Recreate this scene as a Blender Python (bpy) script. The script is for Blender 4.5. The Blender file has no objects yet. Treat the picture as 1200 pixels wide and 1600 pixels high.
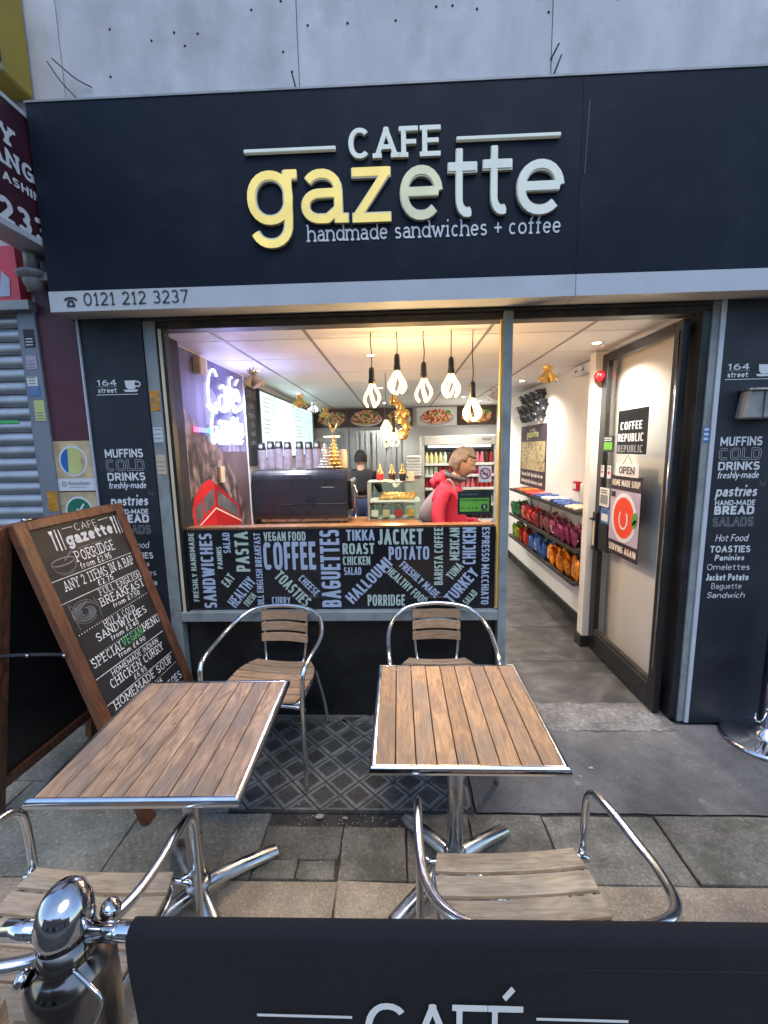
import bpy, bmesh, math, random
import numpy as np
from mathutils import Vector, Matrix, noise
from mathutils.geometry import tessellate_polygon
random.seed(7)
S = bpy.context.scene
C = S.collection
PI = math.pi
rad = math.radians

# ------------------------------------------------------------------ camera
def look_matrix(t, y, r):
    cy, sy, ct, st = math.cos(y), math.sin(y), math.cos(t), math.sin(t)
    f = Vector((sy*ct, cy*ct, -st)); rt = Vector((cy, -sy, 0)); up = rt.cross(f)
    cr, sr = math.cos(r), math.sin(r)
    x = rt*cr + up*sr; u = -rt*sr + up*cr
    return Matrix((x, u, -f)).transposed().to_4x4()
cam = bpy.data.cameras.new('camera'); cam.sensor_fit = 'HORIZONTAL'; cam.sensor_width = 36
cam.lens = 663.65/1200*36; cam.clip_start = 0.05; cam.clip_end = 500
co = bpy.data.objects.new('camera', cam); C.objects.link(co)
co.matrix_world = Matrix.Translation((0, 0, 1.7)) @ look_matrix(.14833, -.035146, -.01955)
S.camera = co
# ------------------------------------------------------------------ world, sun, exposure
SUN_EL, SUN_AZ = 62, 165      # overcast: soft light from high above the open street
w = bpy.data.worlds.new('World'); S.world = w; w.use_nodes = True
nt = w.node_tree; bg = nt.nodes['Background']
sky = nt.nodes.new('ShaderNodeTexSky'); sky.sky_type = 'NISHITA'; sky.sun_disc = False
sky.sun_elevation = rad(SUN_EL); sky.sun_rotation = rad(SUN_AZ); sky.dust_density = .6; sky.air_density = 1.2; sky.ozone_density = 3.5
nt.links.new(sky.outputs[0], bg.inputs[0]); bg.inputs[1].default_value = 0.15
sun = bpy.data.lights.new('sun', 'SUN'); sun.energy = 0.75; sun.angle = rad(32); sun.color = (1, .98, .96)
so = bpy.data.objects.new('sun', sun); C.objects.link(so)
# sun_rotation is measured clockwise from +Y seen from above
sd = Vector((math.sin(rad(SUN_AZ))*math.cos(rad(SUN_EL)), math.cos(rad(SUN_AZ))*math.cos(rad(SUN_EL)), math.sin(rad(SUN_EL))))
so.rotation_euler = sd.to_track_quat('Z', 'Y').to_euler()
S.view_settings.view_transform = 'Standard'; S.view_settings.look = 'None'
S.view_settings.exposure = 0.95; S.view_settings.gamma = 1; S.view_settings.use_curve_mapping = False
try:
    S.cycles.use_denoising = True; S.cycles.max_bounces = 7; S.cycles.diffuse_bounces = 3; S.cycles.glossy_bounces = 3
    S.cycles.transmission_bounces = 6; S.cycles.transparent_max_bounces = 12; S.cycles.sample_clamp_indirect = 6; S.cycles.caustics_reflective = False; S.cycles.caustics_refractive = False
    S.cycles.use_light_tree = True
except Exception: pass

# ------------------------------------------------------------------ materials
MATS = {}
def mat(name, col, rough=.6, metal=0., var=.12, scale=6., bump=.0, bscale=60., emit=None, estr=0., spec=.5,
        stretch=(1, 1, 1), dirt=None, dirt_scale=3., dirt_amt=.5, rvar=.1, objvar=0., coat=0.):
    m = bpy.data.materials.new(name); m.use_nodes = True; MATS[name] = m
    n = m.node_tree.nodes; L = m.node_tree.links.new
    b = n['Principled BSDF']
    b.inputs['Roughness'].default_value = rough; b.inputs['Metallic'].default_value = metal
    b.inputs['Specular IOR Level'].default_value = spec
    b.inputs['Coat Weight'].default_value = coat
    tc = n.new('ShaderNodeTexCoord'); mp = n.new('ShaderNodeMapping'); mp.inputs['Scale'].default_value = stretch
    oi = n.new('ShaderNodeObjectInfo')
    vm = n.new('ShaderNodeVectorMath'); vm.operation = 'SCALE'; vm.inputs[3].default_value = 37.
    cb = n.new('ShaderNodeCombineXYZ')
    for i in range(3): L(oi.outputs['Random'], cb.inputs[i])
    L(cb.outputs[0], vm.inputs[0])
    ad = n.new('ShaderNodeVectorMath'); ad.operation = 'ADD'; L(tc.outputs['Object'], ad.inputs[0]); L(vm.outputs[0], ad.inputs[1])
    L(ad.outputs[0], mp.inputs[0])
    nz = n.new('ShaderNodeTexNoise'); nz.inputs['Scale'].default_value = scale; nz.inputs['Detail'].default_value = 6; L(mp.outputs[0], nz.inputs['Vector'])
    mr = n.new('ShaderNodeMapRange'); L(nz.outputs[0], mr.inputs[0]); mr.inputs[1].default_value = .3; mr.inputs[2].default_value = .7
    mr.inputs[3].default_value = 1-var; mr.inputs[4].default_value = 1+var
    last = mr.outputs[0]
    if objvar:
        m2 = n.new('ShaderNodeMapRange'); L(oi.outputs['Random'], m2.inputs[0]); m2.inputs[3].default_value = 1-objvar; m2.inputs[4].default_value = 1+objvar
        mm = n.new('ShaderNodeMath'); mm.operation = 'MULTIPLY'; L(last, mm.inputs[0]); L(m2.outputs[0], mm.inputs[1]); last = mm.outputs[0]
    mx = n.new('ShaderNodeVectorMath'); mx.operation = 'SCALE'; mx.inputs[0].default_value = col; L(last, mx.inputs[3])
    cout = mx.outputs[0]
    if dirt:
        dz = n.new('ShaderNodeTexNoise'); dz.inputs['Scale'].default_value = dirt_scale; dz.inputs['Detail'].default_value = 8; dz.inputs['Roughness'].default_value = .65
        L(ad.outputs[0], dz.inputs['Vector'])
        dr = n.new('ShaderNodeMapRange'); L(dz.outputs[0], dr.inputs[0]); dr.inputs[1].default_value = .5; dr.inputs[2].default_value = .68; dr.inputs[4].default_value = dirt_amt
        mi = n.new('ShaderNodeMix'); mi.data_type = 'RGBA'; L(dr.outputs[0], mi.inputs[0]); L(cout, mi.inputs[6]); mi.inputs[7].default_value = (*dirt, 1); cout = mi.outputs[2]
    L(cout, b.inputs['Base Color'])
    if rvar:
        r = n.new('ShaderNodeMapRange'); L(nz.outputs[0], r.inputs[0]); r.inputs[1].default_value = .3; r.inputs[2].default_value = .7
        r.inputs[3].default_value = max(.02, rough*(1-rvar*2)); r.inputs[4].default_value = min(1, rough*(1+rvar*2)); L(r.outputs[0], b.inputs['Roughness'])
    if bump:
        bz = n.new('ShaderNodeTexNoise'); bz.inputs['Scale'].default_value = bscale; bz.inputs['Detail'].default_value = 5; L(mp.outputs[0], bz.inputs['Vector'])
        bp = n.new('ShaderNodeBump'); bp.inputs['Strength'].default_value = bump; bp.inputs['Distance'].default_value = .004
        L(bz.outputs[0], bp.inputs['Height']); L(bp.outputs[0], b.inputs['Normal'])
    if emit:
        b.inputs['Emission Color'].default_value = (*emit, 1); b.inputs['Emission Strength'].default_value = estr
    return m

def ramp_mat(name, stops, rough=.6, scale=8., detail=6, stretch=(1, 1, 1), bump=0., rand=True, distortion=0., emit=0., metal=0., coat=0.):
    """colour ramp over stretched noise: wood, printed food pictures, slate"""
    m = bpy.data.materials.new(name); m.use_nodes = True; MATS[name] = m
    n = m.node_tree.nodes; L = m.node_tree.links.new; b = n['Principled BSDF']; b.inputs['Roughness'].default_value = rough; b.inputs['Metallic'].default_value = metal
    b.inputs['Coat Weight'].default_value = coat
    tc = n.new('ShaderNodeTexCoord'); oi = n.new('ShaderNodeObjectInfo'); cb = n.new('ShaderNodeCombineXYZ')
    for i in range(3): L(oi.outputs['Random'], cb.inputs[i])
    vm = n.new('ShaderNodeVectorMath'); vm.operation = 'SCALE'; vm.inputs[3].default_value = 23. if rand else 0.; L(cb.outputs[0], vm.inputs[0])
    ad = n.new('ShaderNodeVectorMath'); ad.operation = 'ADD'; L(tc.outputs['Object'], ad.inputs[0]); L(vm.outputs[0], ad.inputs[1])
    mp = n.new('ShaderNodeMapping'); mp.inputs['Scale'].default_value = stretch; L(ad.outputs[0], mp.inputs[0])
    nz = n.new('ShaderNodeTexNoise'); nz.inputs['Scale'].default_value = scale; nz.inputs['Detail'].default_value = detail; nz.inputs['Distortion'].default_value = distortion
    L(mp.outputs[0], nz.inputs['Vector'])
    cr = n.new('ShaderNodeValToRGB'); el = cr.color_ramp.elements
    while len(el) < len(stops): el.new(.5)
    for e, (p, c) in zip(el, stops): e.position = p; e.color = (*c, 1)
    L(nz.outputs[0], cr.inputs[0]); L(cr.outputs[0], b.inputs['Base Color'])
    if bump:
        bp = n.new('ShaderNodeBump'); bp.inputs['Strength'].default_value = bump; bp.inputs['Distance'].default_value = .003; L(nz.outputs[0], bp.inputs['Height']); L(bp.outputs[0], b.inputs['Normal'])
    if emit: L(cr.outputs[0], b.inputs['Emission Color']); b.inputs['Emission Strength'].default_value = emit
    return m

def wood_mat(name, light, dark, grey, axis=1, rough=.55, var=.25, gscale=9., blotch=.5, bump=.35):
    """weathered timber: grain along one axis, blotches of grey wear, tone differs board to board"""
    m = bpy.data.materials.new(name); m.use_nodes = True; MATS[name] = m
    n = m.node_tree.nodes; L = m.node_tree.links.new; b = n['Principled BSDF']; b.inputs['Roughness'].default_value = rough
    tc = n.new('ShaderNodeTexCoord'); oi = n.new('ShaderNodeObjectInfo'); cb = n.new('ShaderNodeCombineXYZ')
    for i in range(3): L(oi.outputs['Random'], cb.inputs[i])
    vm = n.new('ShaderNodeVectorMath'); vm.operation = 'SCALE'; vm.inputs[3].default_value = 61.; L(cb.outputs[0], vm.inputs[0])
    ad = n.new('ShaderNodeVectorMath'); ad.operation = 'ADD'; L(tc.outputs['Object'], ad.inputs[0]); L(vm.outputs[0], ad.inputs[1])
    def nzn(scale, st, detail=5, dist=0.):
        mp = n.new('ShaderNodeMapping'); mp.inputs['Scale'].default_value = st; L(ad.outputs[0], mp.inputs[0])
        z = n.new('ShaderNodeTexNoise'); z.inputs['Scale'].default_value = scale; z.inputs['Detail'].default_value = detail; z.inputs['Distortion'].default_value = dist; L(mp.outputs[0], z.inputs['Vector']); return z
    st = [5, 5, 5]; st[axis] = 1.0
    g = nzn(gscale*.8, st, 7, 1.9); st2 = [2.2, 2.2, 2.2]; st2[axis] = .8; f = nzn(5., st2, 4, .4)
    st3 = [14, 14, 14]; st3[axis] = .5; fine = nzn(14, st3, 3, .2)
    cr = n.new('ShaderNodeValToRGB'); cr.color_ramp.elements[0].position = .33; cr.color_ramp.elements[0].color = (*dark, 1); cr.color_ramp.elements[1].position = .62; cr.color_ramp.elements[1].color = (*light, 1)
    L(g.outputs[0], cr.inputs[0])
    mr = n.new('ShaderNodeMapRange'); L(f.outputs[0], mr.inputs[0]); mr.inputs[1].default_value = .44; mr.inputs[2].default_value = .66; mr.inputs[4].default_value = blotch
    mi = n.new('ShaderNodeMix'); mi.data_type = 'RGBA'; L(mr.outputs[0], mi.inputs[0]); L(cr.outputs[0], mi.inputs[6]); mi.inputs[7].default_value = (*grey, 1)
    fr = n.new('ShaderNodeMapRange'); L(fine.outputs[0], fr.inputs[0]); fr.inputs[1].default_value = .3; fr.inputs[2].default_value = .7; fr.inputs[3].default_value = .80; fr.inputs[4].default_value = 1.1
    o2 = n.new('ShaderNodeMapRange'); L(oi.outputs['Random'], o2.inputs[0]); o2.inputs[3].default_value = 1-var; o2.inputs[4].default_value = 1+var*.6
    mm = n.new('ShaderNodeMath'); mm.operation = 'MULTIPLY'; L(fr.outputs[0], mm.inputs[0]); L(o2.outputs[0], mm.inputs[1])
    sc = n.new('ShaderNodeVectorMath'); sc.operation = 'SCALE'; L(mi.outputs[2], sc.inputs[0]); L(mm.outputs[0], sc.inputs[3]); L(sc.outputs[0], b.inputs['Base Color'])
    bp = n.new('ShaderNodeBump'); bp.inputs['Strength'].default_value = bump; bp.inputs['Distance'].default_value = .0015; L(fine.outputs[0], bp.inputs['Height']); L(bp.outputs[0], b.inputs['Normal'])
    return m

def glass_mat(name, tint=(1, 1, 1), refl=1.):
    m = bpy.data.materials.new(name); m.use_nodes = True; MATS[name] = m
    n = m.node_tree.nodes; L = m.node_tree.links.new; n.remove(n['Principled BSDF'])
    t = n.new('ShaderNodeBsdfTransparent'); t.inputs[0].default_value = (*tint, 1)
    g = n.new('ShaderNodeBsdfGlossy'); g.inputs['Roughness'].default_value = .02
    fr = n.new('ShaderNodeFresnel'); fr.inputs[0].default_value = 1.45
    tc = n.new('ShaderNodeTexCoord'); nz = n.new('ShaderNodeTexNoise'); nz.inputs['Scale'].default_value = 1.5; L(tc.outputs['Object'], nz.inputs['Vector'])
    ml = n.new('ShaderNodeMath'); ml.operation = 'MULTIPLY'; ml.inputs[1].default_value = refl; L(fr.outputs[0], ml.inputs[0])
    gm = n.new('ShaderNodeNewGeometry'); inv = n.new('ShaderNodeMath'); inv.operation = 'SUBTRACT'; inv.inputs[0].default_value = 1.; L(gm.outputs['Backfacing'], inv.inputs[1])
    m2 = n.new('ShaderNodeMath'); m2.operation = 'MULTIPLY'; L(ml.outputs[0], m2.inputs[0]); L(inv.outputs[0], m2.inputs[1]); ml = m2
    mx = n.new('ShaderNodeMixShader'); L(ml.outputs[0], mx.inputs[0]); L(t.outputs[0], mx.inputs[1]); L(g.outputs[0], mx.inputs[2])
    bp = n.new('ShaderNodeBump'); bp.inputs['Strength'].default_value = .03; bp.inputs['Distance'].default_value = .01; L(nz.outputs[0], bp.inputs['Height']); L(bp.outputs[0], g.inputs['Normal'])
    L(mx.outputs[0], n['Material Output'].inputs[0]); return m

def emit_mat(name, col, strength, var=.0):
    m = bpy.data.materials.new(name); m.use_nodes = True; MATS[name] = m
    n = m.node_tree.nodes; L = m.node_tree.links.new; b = n['Principled BSDF']; b.inputs['Base Color'].default_value = (*[min(1, c*.8) for c in col], 1)
    b.inputs['Emission Color'].default_value = (*col, 1); b.inputs['Emission Strength'].default_value = strength
    if var:
        tc = n.new('ShaderNodeTexCoord'); nz = n.new('ShaderNodeTexNoise'); nz.inputs['Scale'].default_value = 5.; L(tc.outputs['Object'], nz.inputs['Vector'])
        mr = n.new('ShaderNodeMapRange'); L(nz.outputs[0], mr.inputs[0]); mr.inputs[1].default_value = .3; mr.inputs[2].default_value = .7
        mr.inputs[3].default_value = strength*(1-var); mr.inputs[4].default_value = strength*(1+var); L(mr.outputs[0], b.inputs['Emission Strength'])
    return m

# ------------------------------------------------------------------ object helpers
def thing(name, label, cat, loc=(0, 0, 0), rotz=0., group=None):
    o = bpy.data.objects.new(name, None); C.objects.link(o); o.empty_display_size = .1
    o.location = loc; o.rotation_euler = (0, 0, rotz); o['label'] = label; o['category'] = cat
    if group: o['group'] = group
    return o
def tag(o, label, cat, group=None):
    o['label'] = label; o['category'] = cat
    if group: o['group'] = group
    return o
def put(name, me, m=None, parent=None, loc=(0, 0, 0), rot=(0, 0, 0), mtx=None, smooth=False):
    if isinstance(me, bmesh.types.BMesh):
        bm = me; me = bpy.data.meshes.new(name); bm.normal_update(); bm.to_mesh(me); bm.free()
    if m is not None and not me.materials: me.materials.append(MATS[m] if isinstance(m, str) else m)
    if smooth:
        for p in me.polygons: p.use_smooth = True
    o = bpy.data.objects.new(name, me); C.objects.link(o)
    if parent is not None: o.parent = parent
    if mtx is not None: o.matrix_local = mtx
    else: o.location = loc; o.rotation_euler = rot
    return o
def struct(name, me, m, **k):
    o = put(name, me, m, **k); o['kind'] = 'structure'; return o
def smooth_angle(me, ang=40):
    for p in me.polygons: p.use_smooth = True
    try: me.set_sharp_from_angle(angle=rad(ang))
    except Exception: pass

def add_box(bm, lo, hi, bev=0.):
    vs = bmesh.ops.create_cube(bm, size=1)['verts']
    for v in vs:
        v.co = Vector([lo[i] + (v.co[i]+.5)*(hi[i]-lo[i]) for i in range(3)])
    if bev:
        es = list({e for v in vs for e in v.link_edges})
        bmesh.ops.bevel(bm, geom=es, offset=bev, segments=1, affect='EDGES', clamp_overlap=True)
    return vs
_bc = {}
def box_me(lo, hi, bev=0., m=None):
    k = (tuple(round(x, 5) for x in lo), tuple(round(x, 5) for x in hi), bev, m)
    if k not in _bc:
        bm = bmesh.new(); add_box(bm, lo, hi, bev); me = bpy.data.meshes.new('box'); bm.to_mesh(me); bm.free()
        if m: me.materials.append(MATS[m])
        _bc[k] = me
    return _bc[k]
def box(name, lo, hi, m, parent=None, bev=0., **k):
    return put(name, box_me(lo, hi, bev, m), None, parent, **k)

def smooth_path(pts, n=6, closed=False):
    P = [Vector(p) for p in pts]; out = []
    N = len(P); rng = range(N if closed else N-1)
    for i in rng:
        if closed: a, b, c, d = P[(i-1) % N], P[i], P[(i+1) % N], P[(i+2) % N]
        else: a, b, c, d = P[max(i-1, 0)], P[i], P[i+1], P[min(i+2, N-1)]
        for k in range(n):
            t = k/n
            out.append(.5*((2*b)+(c-a)*t+(2*a-5*b+4*c-d)*t*t+(3*b-a-3*c+d)*t**3))
    if not closed: out.append(P[-1])
    return out
def add_tube(bm, pts, r, seg=10, closed=False, caps=True, flat=1.):
    P = [Vector(p) for p in pts]; N = len(P)
    rs = r if isinstance(r, (list, tuple)) else [r]*N
    tang = []
    for i in range(N):
        a = P[(i-1) % N] if (closed or i > 0) else P[i]; b = P[(i+1) % N] if (closed or i < N-1) else P[i]
        t = b-a; tang.append(t.normalized() if t.length > 1e-9 else Vector((0, 0, 1)))
    u = tang[0].orthogonal().normalized(); rings = []
    for i in range(N):
        t = tang[i]; u = (u - t*u.dot(t));
        u = u.normalized() if u.length > 1e-6 else t.orthogonal().normalized()
        v = t.cross(u)
        rings.append([bm.verts.new(P[i] + (u*math.cos(2*PI*k/seg) + v*math.sin(2*PI*k/seg)*flat)*rs[i]) for k in range(seg)])
    M = N if closed else N-1
    for i in range(M):
        A, B = rings[i], rings[(i+1) % N]
        for k in range(seg):
            f = bm.faces.new((A[k], A[(k+1) % seg], B[(k+1) % seg], B[k])); f.smooth = True
    if caps and not closed:
        bm.faces.new(rings[0][::-1]); bm.faces.new(rings[-1])
def tube_me(pts, r, seg=10, n=6, smooth=True, closed=False):
    bm = bmesh.new(); add_tube(bm, smooth_path(pts, n, closed) if smooth else pts, r, seg, closed)
    me = bpy.data.meshes.new('tube'); bm.to_mesh(me); bm.free(); return me
def add_lathe(bm, prof, seg=20, c=(0, 0, 0), sx=1., sy=1.):
    c = Vector(c); rings = []
    for r, z in prof:
        if r < 1e-6: rings.append([bm.verts.new(c+Vector((0, 0, z)))])
        else: rings.append([bm.verts.new(c+Vector((r*sx*math.cos(2*PI*k/seg), r*sy*math.sin(2*PI*k/seg), z))) for k in range(seg)])
    for A, B in zip(rings, rings[1:]):
        for k in range(seg):
            a = A[k % len(A)], A[(k+1) % len(A)]; b = B[k % len(B)], B[(k+1) % len(B)]
            q = [a[0], a[1], b[1], b[0]]; q = [v for i, v in enumerate(q) if v not in q[:i]]
            if len(q) > 2:
                try: f = bm.faces.new(q); f.smooth = True
                except ValueError: pass
    for R, rev in ((rings[0], True), (rings[-1], False)):
        if len(R) > 2:
            try: bm.faces.new(R[::-1] if rev else R)
            except ValueError: pass
def lathe_me(prof, seg=20, **k):
    bm = bmesh.new(); add_lathe(bm, prof, seg, **k); me = bpy.data.meshes.new('lathe'); bm.to_mesh(me); bm.free(); return me
def poly_me(loops, depth=.001, name='print', bev=0.):
    """2-D outlines (x, z) with holes -> solid whose face looks to -y, back at y=0"""
    me = bpy.data.meshes.new(name); V = []; F = []
    for outer, holes in loops:
        ls = [outer]+holes; base = len(V); flat = [p for l in ls for p in l]
        tris = tessellate_polygon([[Vector((p[0], p[1], 0)) for p in l] for l in ls])
        V += [(p[0], -depth, p[1]) for p in flat]
        for t in tris:
            a, b, c = [flat[i] for i in t]
            cr = (b[0]-a[0])*(c[1]-a[1])-(b[1]-a[1])*(c[0]-a[0])
            F.append(tuple(base+i for i in (t if cr > 0 else t[::-1])))
        if depth > .0015:
            b2 = len(V); V += [(p[0], 0, p[1]) for p in flat]; k = 0
            for l in ls:
                n = len(l)
                for i in range(n): F.append((base+k+i, b2+k+i, b2+k+(i+1) % n, base+k+(i+1) % n))
                k += n
    me.from_pydata(V, [], F); me.update(); return me
def ellipse(cx, cz, rx, rz, n=24, a0=0, a1=360):
    return [(cx+rx*math.cos(rad(a0+(a1-a0)*k/n)), cz+rz*math.sin(rad(a0+(a1-a0)*k/n))) for k in range(n)]
def rect(x0, z0, x1, z1): return [(x0, z0), (x1, z0), (x1, z1), (x0, z1)]
def shape(name, loops, m, parent, mtx=None, depth=.001, **k):
    if loops and isinstance(loops[0][0], (int, float)): loops = [(loops, [])]
    return put(name, poly_me(loops, depth), m, parent, mtx=mtx, **k)
# facing frames: local x = reading direction, local -y = outward
def frame(loc, face='-y', tilt=0.):
    R = {'-y': Matrix.Identity(3), '+x': Matrix(((0, -1, 0), (1, 0, 0), (0, 0, 1))), '-x': Matrix(((0, 1, 0), (-1, 0, 0), (0, 0, 1)))}[face]
    return Matrix.Translation(loc) @ R.to_4x4() @ Matrix.Rotation(-tilt, 4, 'Y')

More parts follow.
